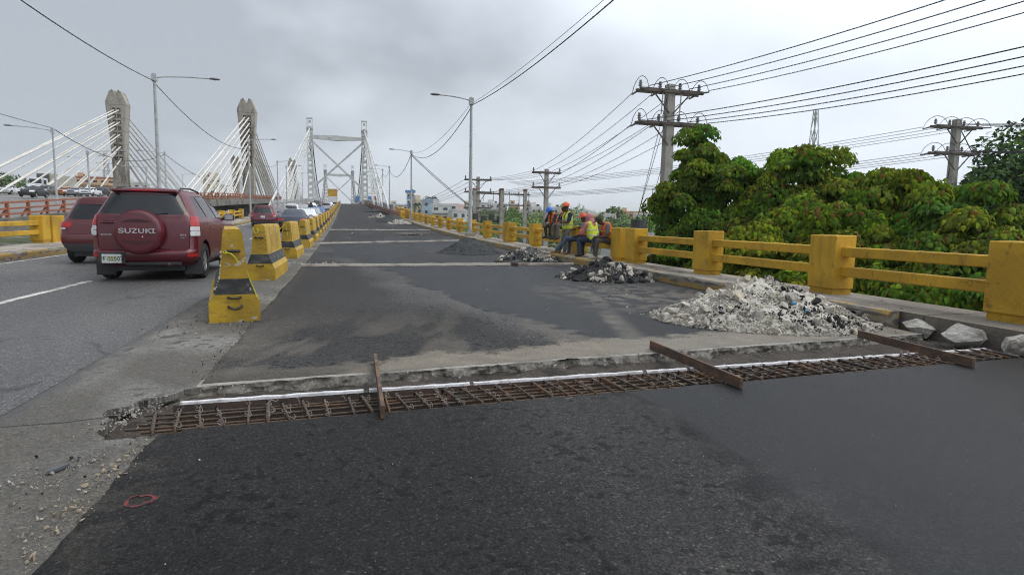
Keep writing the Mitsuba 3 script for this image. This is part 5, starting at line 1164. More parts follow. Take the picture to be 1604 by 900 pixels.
# ------------------------------------------------------------------ the town
WALLC = {'white': (.60, .60, .58), 'cream': (.56, .50, .38), 'pale_blue': (.40, .55, .66), 'pink': (.52, .36, .30), 'grey': (.36, .35, .33), 'ochre': (.45, .36, .14), 'peach': (.58, .38, .22), 'green': (.38, .52, .36), 'brick': (.34, .20, .14)}
for n, c in WALLC.items(): plain('wall_' + n, worn(c, tuple(q * .6 for q in c), .6, .25, .12, 4), .85)
plain('window_dark', (.03, .034, .04), .2); plain('roof_grey', (.34, .33, .31), .9); plain('tank_black', (.03, .03, .03), .6); plain('roof_white', worn((.62, .62, .60), (.40, .39, .37), .6, .6, .1, 6), .7); plain('roof_red', (.30, .10, .06), .8); plain('blue_stripe', (.08, .22, .48), .6)
WIN = {}
def house(label, pxl, rho, w, d, zb, zt, col, floors, seed, roof=None, group='houses of the town below the bridge', extra=None):
    x, y = pol(pxl, rho); a = math.atan2(x, y); r = np.random.default_rng(seed); k = thing('house', label, 'house', group)
    M = at(x, y, 0, -a + r.uniform(-.25, .25))
    fh = 2.9; body = [box(-w / 2, w / 2, 0, d, zb - 4, zt)]
    put(k, 'wall', CAT(body), 'wall_' + col, M=M)
    put(k, 'roof', CAT([box(-w / 2 - .15, w / 2 + .15, -.15, d + .15, zt + .003, zt + .22), box(-w / 2, w / 2, -.05, .12, zt + .2, zt + .75), box(w / 2 - .17, w / 2 - .02, .14, d, zt + .2, zt + .75), box(-w / 2 + .02, -w / 2 + .17, .14, d, zt + .2, zt + .75)]), roof or ('wall_' + col), M=M)
    nw = max(2, int(w / 2.6)); 
    for f in range(floors):
        z = zt - (f + 1) * fh + 1.0
        if z < zb - 2: break
        bal = r.random() < .35
        for i in range(nw):
            cx = -w / 2 + w * (i + .5) / nw
            ww, hh = (1.5, 1.6) if bal else (r.choice([1.0, 1.2]), 1.15)
            q = (ww, hh)
            if q not in WIN: WIN[q] = (mikit.ply(box(-ww / 2, ww / 2, -.015, .05, 0, hh)), mikit.ply(CAT([box(-ww / 2 - .08, ww / 2 + .08, -.09, -.002, -.1, -.003), box(-ww / 2 - .06, ww / 2 + .06, -.07, -.002, hh + .003, hh + .08)])))
            Mw = M @ T().translate([cx, 0, z - (.4 if bal else 0)])
            wn = put(k, 'window', WIN[q][0], 'window_dark', M=Mw)
            if rho < 260: put(wn, 'sill', WIN[q][1], 'roof_white', M=Mw)
        if bal: put(k, 'balcony', CAT([box(-w / 2 * .92, w / 2 * .92, -1.1, -.02, z - .75, z - .6), box(-w / 2 * .92, w / 2 * .92, -1.1, -1.0, z - .6, z + .3)]), 'wall_' + (extra or col), M=M)
    if r.random() < .8:
        cx = r.uniform(-w / 3, w / 3); t = moved(trimesh.creation.cylinder(.6, 1.3, sections=10), cx, d * .4, zt + 1.0); put(k, 'water_tank', t, 'tank_black', M=M)
    if r.random() < .5: put(k, 'stair_head', box(-w / 2 + .4, -w / 2 + 2.6, d * .4, d * .4 + 2.5, zt + .24, zt + 2.4), 'wall_' + col, M=M)
    return k, M
H = [(642, 285, 3.2, 3.4, 13.5, 'white', 5, 'narrow white tower house with blue bands left of the palms'), (661, 255, 5.5, 8, 9.0, 'cream', 3, 'cream house with dark openings below the tall palm'), (672, 240, 5.5, 8, 8.6, 'pale_blue', 3, 'pale blue house below the tall palm'),
     (689, 215, 6.4, 8, 6.3, 'white', 3, 'white house with a balcony and a pale green awning, right of the pale blue one'), (707, 225, 4.5, 8, 6.6, 'pink', 3, 'pink brick house behind the white balcony house'), (718, 200, 5, 7, 4.2, 'white', 2, 'white house behind the tall right lamp post'), (735, 260, 7, 8, 7.2, 'cream', 3, 'cream house left of the pole frames'),
     (755, 300, 9, 9, 9.6, 'white', 3, 'white flat roofed house behind the pole frames'), (778, 300, 9, 9, 9.4, 'white', 3, 'long white house with an orange wall between the pole frames'), (803, 290, 5, 8, 8.8, 'peach', 3, 'small orange house right of the pole frames'), (829, 270, 6.0, 8, 8.2, 'pink', 3, 'pale pink house left of the pole behind the workers'), (838, 265, 4.5, 8, 7.2, 'white', 3, 'white house close left of the pole behind the workers'),
     (862, 260, 7, 8, 7.0, 'white', 3, 'white house above the blue helmet'), (885, 255, 6, 8, 5.4, 'peach', 2, 'orange roofed house above the workers'), (919, 230, 5.4, 8, 3.2, 'ochre', 2, 'olive yellow house right of the orange helmets'), (940, 235, 8.5, 8, 4.2, 'white', 2, 'low white house with a long flat roof above the sitting workers'), (977, 190, 6.5, 7, 1.6, 'white', 2, 'white and blue house left of the bushy tree'), (955, 270, 8, 8, 5.2, 'cream', 2, 'cream house behind the long flat roof'), (1005, 240, 8, 9, 4.6, 'cream', 3, 'cream house close left of the bushy tree'), (1028, 260, 8, 9, 5.0, 'white', 3, 'white house half hidden by the bushy tree'),
     (610, 330, 9, 9, 8.4, 'pink', 2, 'reddish house among trees left of the striped tower'), (626, 320, 8, 9, 8.4, 'cream', 2, 'cream house low left of the striped tower'), (790, 240, 8, 9, 4.4, 'cream', 3, 'cream house seen low between the legs of the pole frame'), (745, 180, 6, 8, 1.8, 'white', 2, 'small white house low behind the yellow railing'), (700, 170, 7, 7, .6, 'grey', 2, 'grey house low behind the dull railing'), (900, 280, 8, 8, 6.6, 'white', 2, 'white house on the slope above the standing worker'), (985, 290, 10, 8, 6.2, 'peach', 2, 'peach house on the far slope')]
for i, (pxl, rho, w, d, zt, col, fl, lab) in enumerate(H):
    k, M = house(lab, pxl, rho, w, d, zt - fl * 3 - 1, zt, col, fl, 500 + i, 'roof_white' if i % 3 == 0 else None)
    if i == 0:
        for z in (2.2, 5, 7.8, 10.6): put(k, 'blue_band', box(-1.62, 1.62, -.03, .3, z, z + .9), 'blue_stripe', M=M)
        put(k, 'cap_roof', box(-2.3, 2.3, -.6, 4, 13.6, 14.6), 'blue_stripe', M=M)
# white and green house right below the railing, and the sheds behind it
k, M = house('white house with green bands just below the railing, left of the tall power pole', 1022, 44, 7.5, 8, -8, -.1, 'white', 3, 700)
put(k, 'green_band', CAT([box(-3.78, 3.78, -.04, .1, z, z + .5) for z in (-7.6, -4.6)]), 'wall_green', M=M)
for i, (pxl, rho, w, zt, lab) in enumerate([(815, 62, 9, -3.4, 'long white corrugated shed roof below the railing under the workers'), (900, 58, 8, -3.6, 'second white shed roof below the railing, right of the first'), (960, 60, 9, -4.2, 'white shed roof below the sitting workers')]):
    x, y = pol(pxl, rho); k = thing('shed', lab, 'shed', 'white sheds below the railing'); M = at(x, y, 0, -math.atan2(x, y))
    put(k, 'wall', box(-w / 2, w / 2, .3, 9.7, -8.5, zt - .05), 'wall_grey', M=M)
    for j in range(9): put(k, 'roof_sheet', box(-w / 2 - .4, w / 2 + .4, j * 1.1, j * 1.1 + 1.06, zt + .04 * (j % 2) + j * .05, zt + .06 + .04 * (j % 2) + j * .05), 'roof_white', M=M)
# street wall with an iron fence, glimpsed through the leaves at the right
wx, wy = pol(1505, 24)
k = thing('boundary_wall', 'low beige street wall with an iron fence, glimpsed under the leaves at the right', 'wall'); M = at(wx, wy, 0, -1.0)
put(k, 'wall', box(-12, 12, 0, .3, -8.5, -5.2), 'wall_cream', M=M); put(k, 'fence_bars', CAT([box(-12 + i * .25, -11.97 + i * .25, .12, .15, -5.2, -3.6) for i in range(96)] + [box(-12, 12, .11, .16, z, z + .05) for z in (-5.0, -3.8)]), 'black_iron', M=M, kind='stuff')
# far landmarks on the left
k, _ = house('beige apartment house with a red roof right of the truck trailer', 160, 300, 16, 12, -6, 15.5, 'peach', 6, 800, 'roof_red')
k, _ = house('pale apartment house low right of the left pylon', 218, 330, 9, 10, -6, 15.5, 'white', 6, 801)
k, _ = house('slim far tower house with yellow panels, seen through the stays of the right pylon', 337, 420, 8, 8, -6, 27, 'cream', 9, 802, extra='ochre')
k, _ = house('far pale block beside the slim tower house', 349, 450, 7, 8, -6, 21, 'grey', 7, 803)
k, _ = house('low far block right of the right pylon', 408, 420, 9, 9, -6, 14, 'white', 4, 804)
# lattice masts
def mast(label, pxl, rho, zb, zt, w0, w1, arms=()):
    x, y = pol(pxl, rho); k = thing('lattice_mast', label, 'mast'); m = []
    n = 9; zs = np.linspace(zb, zt, n + 1); ws = np.linspace(w0, w1, n + 1) / 2; r = max(.06, w0 * .025)
    C = [(-1, -1), (1, -1), (1, 1), (-1, 1)]
    put(k, 'legs', CAT([tube([(x + a * ws[0], y + b * ws[0], zb), (x + a * ws[-1], y + b * ws[-1], zt)], r, 4) for a, b in C]), 'grey_steel', kind='stuff')
    for i in range(n):
        for (a, b), (c, d) in zip(C, C[1:] + C[:1]): m.append(tube([(x + a * ws[i], y + b * ws[i], zs[i]), (x + c * ws[i + 1], y + d * ws[i + 1], zs[i + 1])], r * .7, 4)); m.append(tube([(x + c * ws[i], y + d * ws[i], zs[i]), (x + a * ws[i + 1], y + b * ws[i + 1], zs[i + 1])], r * .7, 4))
    put(k, 'lattice', CAT(m), 'grey_steel', kind='stuff')
    for z, L in arms: put(k, 'cross_arm', CAT([bar((x - L, y, z), (x + L, y, z), .35, .35), bar((x - L, y, z), (x, y, z + 1.4), .15), bar((x + L, y, z), (x, y, z + 1.4), .15)]), 'grey_steel')
mast('slim lattice mast rising behind the crowns of the trees', 1261, 120, -8, 21.5, 3.2, .5)
mast('lattice power pylon right of the suspension bridge', 587, 400, -6, 27, 6, 1.2, ((17, 6), (21, 5), (25, 4)))
mast('lattice power pylon left of the left concrete pylon', 172, 420, -6, 36, 6, 1.2, ((26, 6), (30, 5), (34, 4)))
# boards at the foot of the right tower
for i, (x, y, c, lab) in enumerate([(4.6, 232, 'blue_stripe', 'blue board left of the foot of the right tower'), (8.6, 215, 'blue_stripe', 'blue board right of the foot of the right tower'), (9.8, 214, 'roof_red', 'small red board beside the blue one at the right tower')]):
    z = float(zr(y)); k = thing('sign_board', lab, 'board'); put(k, 'panel', hull_box(x - .8, x + .8, y - .05, y + .05, z + .9, z + 3.0, .02), c); put(k, 'post', box(x - .08, x + .08, y + .06, y + .16, z, z + 2.9), 'grey_steel')

# ------------------------------------------------------------------ rubble, gravel, debris
bumped('rubble_white', worn((.54, .505, .43), (.30, .27, .225), .75, 9, .35, 70), .95, proc(lambda p, n, uv: .01 * FB(p.x * 40, p.y * 40, p.z * 40, 3), .003))
bumped('rubble_grey', worn((.34, .315, .28), (.14, .13, .115), .75, 9, .4, 70), .95, proc(lambda p, n, uv: .01 * FB(p.x * 40, p.y * 40, p.z * 40, 3), .003))
plain('rubble_pale', worn((.54, .48, .37), (.34, .29, .22), .6, 9, .3, 60), .95)
plain('rubble_tan', worn((.34, .28, .20), (.20, .165, .12), .6, 9, .3, 60), .95)
bumped('rubble_black', worn((.020, .020, .0205), (.055, .053, .05), .6, 12, .5, 70), .9, proc(lambda p, n, uv: .012 * FB(p.x * 45, p.y * 45, p.z * 45, 3), .003))
bumped('gravel_grey', worn((.046, .050, .051), (.085, .09, .087), .7, 30, .9, 55), .9, proc(lambda p, n, uv: .02 * N3(p.x * 40, p.y * 40, p.z * 40), .004))
ROCKS = [mikit.ply(rock(900 + i, 13, .62)) for i in range(10)]
ROCKM = [rock(950 + i, 9, .65) for i in range(8)]
def pile(name, label, cat, cx, cy, rx, ry, h, ang, n_big, n_small, mats, dark, big=(.03, .085), small=(.010, .028), seed=1, peak=(0, 0), core='rubble_grey', pw=1.15, zoff=0.0):
    r = np.random.default_rng(seed); k = thing(name, label, cat)
    c, s = math.cos(ang), math.sin(ang); zb = float(zr(cy)) + zoff
    def H_(u, v):
        q = np.hypot(u - peak[0] * (1 - np.hypot(u, v)), v - peak[1] * (1 - np.hypot(u, v)))
        return h * np.clip(1 - q, 0, 1) ** pw
    rad = np.linspace(0, 1.0, 26); th = np.linspace(0, 2 * np.pi, 61); R0, T0 = np.meshgrid(rad, th, indexing='ij'); U, V = R0 * np.cos(T0), R0 * np.sin(T0)
    X = cx + c * U * rx - s * V * ry; Y = cy + s * U * rx + c * V * ry; Zz = zb + H_(U, V) + (meshkit.fbm(np.stack([X * 5, Y * 5, 0 * X], -1), 3, seed) - .5) * .16 * h * (1 - R0 ** 4) - .02 * R0 ** 3
    put(k, 'heap', grid(np.stack([X, Y, Zz], -1)), core, True)
    def place(n, lo, hi, spread=1.0):
        rr = np.sqrt(r.random(n)) * spread; t = r.random(n) * 2 * np.pi; u, v = rr * np.cos(t), rr * np.sin(t)
        x = cx + c * u * rx - s * v * ry; y = cy + s * u * rx + c * v * ry
        sz = lo + (hi - lo) * r.random(n) ** 2.4
        z = zb + H_(u, v) + sz * r.uniform(-.15, .55, n) + .0
        dk = meshkit.fbm(np.stack([x * 2.6, y * 2.6, 0 * x + seed], -1), 3, seed + 3) + .5 * (dark - .5) + .22 * (r.random(n) - .5) + .10 * (u * .5)
        return x, y, z, sz, dk
    x, y, z, sz, dk = place(n_big, *big)
    order = np.argsort(-sz)
    dk = np.where(sz > .7 * big[1], dk - .12, dk)
    for i in order:
        m = 'rubble_black' if dk[i] > .60 else mats[int(r.integers(len(mats)))]
        put(k, 'chunk', ROCKS[int(r.integers(10))], m, M=mat_trs(x[i], y[i], z[i], rand_rot(r), sz[i] * r.uniform(.8, 1.2, 3)))
    for sel, m, nm in ((0, mats[0], 'pale_bits'), (1, 'rubble_black', 'dark_bits'), (2, mats[1], 'grey_bits')):
        x, y, z, sz, dk = place(n_small, *small, 1.04); z = z + sz * .2
        ok = (dk > .57) if sel == 1 else (dk <= .60)
        ms = []
        for i in np.nonzero(ok)[0]:
            g = ROCKM[int(r.integers(8))]; ms.append((g.vertices * sz[i] * r.uniform(.7, 1.3, 3)) @ rand_rot(r).T + (x[i], y[i], z[i]))
            ms[-1] = (ms[-1], g.faces)
        if ms:
            o = np.cumsum([0] + [len(a) for a, _ in ms[:-1]]); put(k, nm, (np.vstack([a for a, _ in ms]), np.vstack([f + q for (_, f), q in zip(ms, o)])), m, kind='stuff')
    return k
bumped('rubble_core', worn((.50, .475, .41), (.28, .26, .22), .8, 14, .6, 60), .95, proc(lambda p, n, uv: .02 * FB(p.x * 40, p.y * 40, p.z * 40, 3), .003))
pile('rubble_pile', 'large heap of broken white concrete on the road beside the kerb, the nearest heap', 'rubble heap', 5.42, 6.95, 1.42, 1.12, .57, -.35, 300, 5600, ('rubble_white', 'rubble_grey', 'rubble_white', 'rubble_white', 'rubble_white', 'rubble_grey', 'rubble_pale'), .36, (.032, .115), (.010, .034), seed=11, peak=(.05, .12), pw=.95, core='rubble_core')
pile('rubble_pile', 'heap of black asphalt lumps with some white pieces, second heap from the camera', 'rubble heap', 5.72, 12.75, 1.12, .95, .46, -.7, 210, 1000, ('rubble_white', 'rubble_grey', 'rubble_white'), .86, (.04, .13), (.012, .035), seed=12, core='rubble_black')
pile('rubble_pile', 'heap of white and black rubble in front of the workers, right of the gravel mound', 'rubble heap', 5.85, 19.2, 1.0, .9, .46, -.6, 210, 800, ('rubble_white', 'rubble_grey', 'rubble_white'), .66, (.04, .13), (.012, .035), seed=13, core='gravel_grey')
def gravel(label, cx, cy, rx, ry, h, n, sz, seed):
    r = np.random.default_rng(seed); k = thing('gravel_mound', label, 'gravel mound'); zb = float(zr(cy))
    rad = np.linspace(0, 1, 40); th = np.linspace(0, 2 * np.pi, 81); R0, T0 = np.meshgrid(rad, th, indexing='ij')
    f = lambda q: h * (np.clip(1 - q, 0, 1) ** 1.05 * .92 + .08 * np.cos(np.clip(q, 0, 1) * np.pi / 2) ** 2) * (1 - .18 * np.exp(-(q / .12) ** 2))
    X, Y = cx + R0 * np.cos(T0) * rx, cy + R0 * np.sin(T0) * ry
    put(k, 'heap', grid(np.stack([X, Y, zb + f(R0) + .012 * h * 4 * (meshkit.noise(np.stack([X * 9, Y * 9, 0 * X], -1)) - .5) * (R0 < 1)], -1)), 'gravel_grey', True)
    q = np.sqrt(r.random(n)) * 1.05; t = r.random(n) * 2 * np.pi; V, F = [], []
    for i in range(n):
        g = ROCKM[int(r.integers(8))]; F.append(g.faces + sum(len(a) for a in V[-1:]) * 0); V.append((g.vertices * sz * r.uniform(.6, 1.3)) @ rand_rot(r).T + (cx + q[i] * math.cos(t[i]) * rx, cy + q[i] * math.sin(t[i]) * ry, zb + f(q[i]) + sz * .2))
    o = np.cumsum([0] + [len(a) for a in V[:-1]]); put(k, 'stones', (np.vstack(V), np.vstack([a + b for a, b in zip(F, o)])), 'gravel_grey', kind='stuff')
gravel('smooth cone of dark grey gravel on the road, left of the white and black rubble', 4.62, 23.0, 1.22, 1.25, .68, 2600, .020, 21)
gravel('far dark gravel mound against the walkway near the guard rail', 5.2, 71, 1.9, 2.2, .95, 500, .05, 22)
gravel('small dark mound far up the road at the right guard rail', 5.4, 120, 1.8, 3.5, .7, 200, .07, 23)
pile('rubble_pile', 'far heap of pale rubble at the foot of the far gravel mound', 'rubble heap', 5.6, 63.5, 1.4, 2.0, .5, 0, 60, 200, ('rubble_white', 'rubble_grey'), .55, (.09, .22), (.03, .08), seed=14)
pile('rubble_pile', 'flat far heap of grey rubble left of the guard rail', 'rubble heap', 4.6, 84, 1.6, 3.5, .5, 0, 60, 200, ('rubble_grey', 'rubble_white'), .75, (.09, .25), (.03, .08), seed=15)
# scattered stones
def scatter(name, label, pts, lo, hi, mat, seed):
    r = np.random.default_rng(seed); V, F, o = [], [], 0
    for x, y in pts:
        g = ROCKM[int(r.integers(8))]; s = lo + (hi - lo) * r.random() ** 3
        v = (g.vertices * s * r.uniform(.7, 1.3, 3) * (1, 1, .8)) @ rand_rot(r).T + (x, y, float(zr(y)) + s * .35); V.append(v); F.append(g.faces + o); o += len(v)
    k = thing(name, label, 'stones', kind='stuff'); put(k, None, (np.vstack(V), np.vstack(F)), mat); labels[k]['kind'] = 'stuff'
    return k
r = np.random.default_rng(77)
def near_line(n, x0, y0, x1, y1, sp):
    t = r.random(n); return np.c_[x0 + (x1 - x0) * t + r.normal(size=n) * sp, y0 + (y1 - y0) * t + r.normal(size=n) * sp * 1.5]
scatter('seam_gravel', 'small pale stones lying along the seam at the edge of the new asphalt', np.vstack([near_line(90, -1.13, 2.3, -1.12, 3.8, .025), near_line(120, -1.17, 2.7, -1.13, 3.4, .05), near_line(60, -1.12, 5.3, -1.2, 9, .05), near_line(90, -1.5, 7.2, -1.2, 8.2, .15)]), .004, .020, 'rubble_tan', 1)
scatter('seam_gravel', 'pale pebbles on the old concrete beside the seam', np.vstack([near_line(110, -1.55, 3.15, -1.20, 3.6, .06), near_line(50, -1.3, 2.4, -1.15, 3.2, .06), near_line(80, -1.45, 4.05, -1.25, 4.5, .06)]), .004, .016, 'rubble_grey', 2)
scatter('seam_gravel', 'dark asphalt crumbs on the old concrete around the first barrier', np.vstack([near_line(120, -2.1, 7.3, -1.2, 8.0, .18), near_line(150, -1.13, 5.0, -1.25, 12, .05), near_line(70, -1.5, 2.8, -1.2, 3.7, .10)]), .004, .018, 'rubble_black', 3)
scatter('road_gravel', 'brown stone crumbs scattered on the road before the second heap', np.vstack([near_line(90, 4.2, 9.2, 5.4, 11.0, .35), near_line(40, 3.2, 9, 5, 12.5, .6)]), .008, .03, 'rubble_tan', 4)
scatter('road_gravel', 'pale stones lying around the nearest heap of concrete', np.vstack([near_line(120, 4.0, 8.0, 5.6, 5.75, .13), near_line(60, 5.5, 5.85, 6.7, 6.1, .1)]), .006, .035, 'rubble_white', 5)
scatter('road_gravel', 'stones lying along the second joint and the far joints of the road', np.vstack([near_line(60, -1.6, 17.4, 0, 17.3, .25), near_line(40, -1.8, 29.4, 5, 33, .3), near_line(50, 0, 40, 5, 60, 1.2), near_line(30, 3, 36, 5.6, 44, .6)]), .015, .06, 'rubble_white', 6)
scatter('road_gravel', 'tiny pale stones strewn over the front asphalt', np.c_[r.uniform(-1, 4, 70), r.uniform(1.7, 3.9, 70)], .0025, .007, 'rubble_white', 7)
scatter('joint_gravel', 'stones and dirt in the broken end of the joint', np.vstack([near_line(160, -1.40, 4.0, -1.25, 4.55, .07), near_line(200, -1.0, 4.75, 6.6, 5.3, .06)]), .006, .022, 'rubble_grey', 8)
def fly(label, pts, z, mat, name='plastic_scrap', cat='scrap'):
    k = thing(name, label, cat); p = np.array(pts, float); put(k, None, trimesh.convex.convex_hull(np.vstack([np.c_[p, np.full(len(p), z)], np.c_[p * .97 + p.mean(0) * .03, np.full(len(p), z + .014)]])), mat)
plain('scrap_grey', (.085, .09, .098), .45)
fly('flat grey scrap lying on the old concrete at the lower left', [(-1.43, 3.37), (-1.39, 3.42), (-1.36, 3.45), (-1.355, 3.43), (-1.385, 3.37), (-1.42, 3.34)], .004, 'scrap_grey')
plain('blue_bag', (.05, .25, .42), .4)
for i, (x, y, z) in enumerate([(5.42, 6.33, .31), (5.50, 6.2, .235)]):
    k = thing('plastic_bottle_cap', ['blue plastic bit on the nearest rubble heap, the upper one', 'blue plastic bit on the nearest rubble heap, the lower one'][i], 'plastic bit'); m = trimesh.creation.icosphere(1, .03 - .008 * i); m.vertices *= (1.2, .7, .8); put(k, None, moved(m, x, y, z), 'blue_bag')
plain('upstand_pale', worn((.46, .43, .38), (.14, .09, .06), .9, 2.2, .3, 30), .9)
# the further joints: pale strips across the road with small rusty plates
for i, (y0, y1, w) in enumerate([(16.75, 17.15, .30), (29.4, 33.6, .35), (47, 49, .4)]):
    k = thing('joint_strip', ['pale steel strip of the second joint across the road', 'pale strip of the third joint across the road', 'pale strip of the fourth joint across the road'][i], 'joint strip', 'far joint strips')
    X = np.linspace(-1.1, 6.6, 30); yl = y0 + (y1 - y0) * (X + 1.1) / 7.7
    nz = lambda o: np.c_[X, yl + o, zr(yl + o) + .010 + .004 * np.sin(X * 9)]
    put(k, 'strip', grid(np.stack([nz(-w / 2), nz(w / 2)], 0)[:, ::-1]), 'nosing'); put(k, 'upstand', CAT([grid(np.stack([nz(o) + (0, 0, h) for o, h in ((-w / 2, -.02), (-w / 2 + .01, .055 + .0 * i), (-w / 2 + .05, .06), (-w / 2 + .06, -.02))], 0)[:, ::-1])]), 'upstand_pale'); put(k, 'shadow_gap', grid(np.stack([nz(-w / 2 - .16) - (0, 0, .006), nz(-w / 2 - .002) - (0, 0, .006)], 0)[:, ::-1]), 'rubble_black')
k = thing('steel_flat_bar', 'short rusty bar lying over the second joint near the kerb', 'steel bar'); put(k, None, bar((4.35, 17.75, .05), (4.75, 16.6, .05), .03, .08), 'rusty_plate')
# puddle
scene['mat_puddle'] = {'type': 'twosided', 'b': {'type': 'principled', 'base_color': rgb(.035, .03, .022), 'roughness': .03, 'specular': .9}}
t = np.linspace(0, 2 * np.pi, 60, endpoint=False); rad = 1 + .22 * np.sin(3 * t + 1) + .12 * np.sin(7 * t)
P = np.c_[4.35 + 1.25 * rad * np.cos(t), 42.6 + 1.9 * rad * np.sin(t)]
ptri = trimesh.creation.triangulate_polygon(sg.Polygon(P), engine='earcut')
struct('rain_puddle_water', (np.c_[ptri[0], np.full(len(ptri[0]), float(zr(40.9)) + .060)], ptri[1]), 'puddle')

# ------------------------------------------------------------------ people on the railing
plain('vest_orange', (.72, .115, .02), .7); plain('vest_yellow', (.56, .68, .05), .7); plain('vest_band', (.50, .50, .47), .4)
plain('tee_dark', (.022, .026, .034), .9); plain('tee_navy', (.012, .018, .06), .9); plain('tee_teal', (.03, .20, .26), .9); plain('tee_pink', (.50, .19, .20), .9); plain('tee_grey', (.11, .11, .11), .9)
plain('trouser_grey', worn((.155, .145, .125), (.085, .08, .07), .6, 7, .2, 50), .95); plain('trouser_brown', worn((.10, .092, .08), (.06, .055, .045), .6, 7, .2, 50), .95); plain('jeans', worn((.045, .075, .125), (.10, .12, .14), .7, 8, .2, 50), .95); plain('jeans_dark', (.03, .045, .075), .95)
plain('camouflage', worn((.075, .072, .045), (.022, .020, .016), 1.0, 14, .2, 50), .95); plain('shoe_dark', (.04, .038, .036), .8); plain('shoe_tan', (.24, .15, .07), .8); plain('shoe_pale', (.36, .33, .29), .8)
plain('helmet_blue', (.02, .16, .58), .3); plain('helmet_green', (.02, .32, .10), .3); plain('helmet_orange', (.68, .12, .02), .3); plain('helmet_red', (.66, .085, .03), .35); plain('eye_white', (.5, .5, .48), .4)
def person(label, ox, oy, oz, face, J, top, vest, legs, shoe, hat, hood=False):
    """J: joints in the body's own frame (forward, left, up) from the pelvis at (ox, oy, oz); face: heading in radians, 0 = +x."""
    k = thing('person', label, 'person', 'workers resting on the railing')
    c, s = math.cos(face), math.sin(face)
    W = lambda p: (ox + c * p[0] - s * p[1], oy + s * p[0] + c * p[1], oz + p[2])
    D = {n: W(p) for n, p in J.items()}
    def lerp(a, b, t): return tuple(np.array(D[a]) + (np.array(D[b]) - np.array(D[a])) * t)
    def off(n, p): return W(np.array(J[n]) + np.array(p))
    def torso(e):
        ch = [off('chest', (0, q * .085, 0)) for q in (-1, 1)] + [off('pelvis', (0, q * .07, .02)) for q in (-1, 1)] + [off('chest', (-.02, q * .11, .10)) for q in (-1, 1)]
        return [m3.Manifold.batch_hull([m3.Manifold.sphere(r + e, 14).translate(p) for p, r in zip(ch, (.115, .115, .115, .115, .07, .07))])]
    def arm(q, e, a=0, b=2):
        n = ['shoulder_', 'elbow_', 'wrist_']; r = [.060, .046, .034]
        return limb([D[n[i] + q] for i in range(a, b + 1)], [r[i] + e for i in range(a, b + 1)])
    def leg(q, e, lo=1.0):
        p = [D['hip_' + q], lerp('hip_' + q, 'knee_' + q, .5), D['knee_' + q], lerp('knee_' + q, 'ankle_' + q, .4), D['ankle_' + q]]; return limb(p, [.095 + e, .082 + e, .060 + e, .055 + e, .040 + e * 1.6])
    m = torso(-.005) + limb([off('chest', (0, 0, .12)), D['neck'], D['head']], [.06, .052, .06])
    hd = np.array(D['head']); f_ = np.array([c, s, 0])
    lk = np.array(J.get('look', (1, 0, -.1))); lk = lk / np.linalg.norm(lk); lkw = np.array([c * lk[0] - s * lk[1], s * lk[0] + c * lk[1], lk[2]]); sd = np.cross([0, 0, 1], lkw); sd /= np.linalg.norm(sd); upw = np.cross(lkw, sd)
    m += [m3.Manifold.batch_hull([m3.Manifold.sphere(.092, 16).translate(tuple(hd + upw * .04 - lkw * .012)), m3.Manifold.sphere(.05, 12).translate(tuple(hd - upw * .065 + lkw * .045))]), m3.Manifold.sphere(.02, 8).translate(tuple(hd + lkw * .098 - upw * .012))]
    for q in (-1, 1): m.append(m3.Manifold.sphere(.024, 8).scale((.6, .8, 1)).translate(tuple(hd + sd * .088 * q - upw * .005)))
    for q in 'lr':
        m += arm(q, -.006) + leg(q, -.008)
        w, e = np.array(D['wrist_' + q]), np.array(D['elbow_' + q]); d = (w - e) / np.linalg.norm(w - e); sdv = np.cross(d, [0, 0, 1.]); sdv /= np.linalg.norm(sdv) + 1e-9; upv = np.cross(sdv, d)
        m += [m3.Manifold.batch_hull([m3.Manifold.sphere(.030, 10).translate(tuple(w)), m3.Manifold.sphere(.024, 10).translate(tuple(w + d * .085 + sdv * .022)), m3.Manifold.sphere(.024, 10).translate(tuple(w + d * .085 - sdv * .022))])]
        for i in range(4):
            b_ = w + d * .09 + sdv * (.030 - .020 * i); m += limb([b_, b_ + d * .035 - upv * .006, b_ + d * (.058 - .008 * (i in (0, 3))) - upv * .026], [.0095, .009, .008])
        m += limb([w + d * .03 + sdv * .03, w + d * .06 + sdv * .052 - upv * .01, w + d * .085 + sdv * .055 - upv * .018], [.012, .010, .009])
    put(k, 'body', blend(m, .05, 4), 'skin', True)
    put(k, 'shirt', blend(torso(.008) + limb([off('chest', (0, -.15, .10)), off('chest', (0, .15, .10))], [.075, .075]) + [x for q in 'lr' for x in limb([D['shoulder_' + q], lerp('shoulder_' + q, 'elbow_' + q, .75) if not hood else D['elbow_' + q]] + ([lerp('elbow_' + q, 'wrist_' + q, .85)] if hood else []), [.074, .062] + ([.045] if hood else []))], .05, 4), top, True)
    vm = mani(blend(torso(.026) + limb([off('chest', (0, -.12, .11)), off('chest', (0, .12, .11))], [.078, .078]), .04, 3))
    slit = m3.Manifold.batch_hull([m3.Manifold.sphere(.035, 8).translate(W(np.array(J['chest']) + p)) for p in ((.16, 0, .2), (.16, 0, -.3), (.06, 0, .2), (.16, .05, .22), (.16, -.05, .22))])
    put(k, 'vest', tri(vm - slit), vest, True)
    def band(z0):
        a, b = np.array(J['pelvis']), np.array(J['chest']); p = a + (b - a) * z0; n = W(p)
        bx = m3.Manifold.cube((.8, .8, .035), True).translate(n); return bx
    bm = mani(blend(torso(.031), .04, 3))
    for z0 in (.35, .80): put(k, 'reflective_band', tri((bm ^ band(z0)) - slit), 'vest_band' if vest == 'vest_yellow' else 'vest_yellow', True)
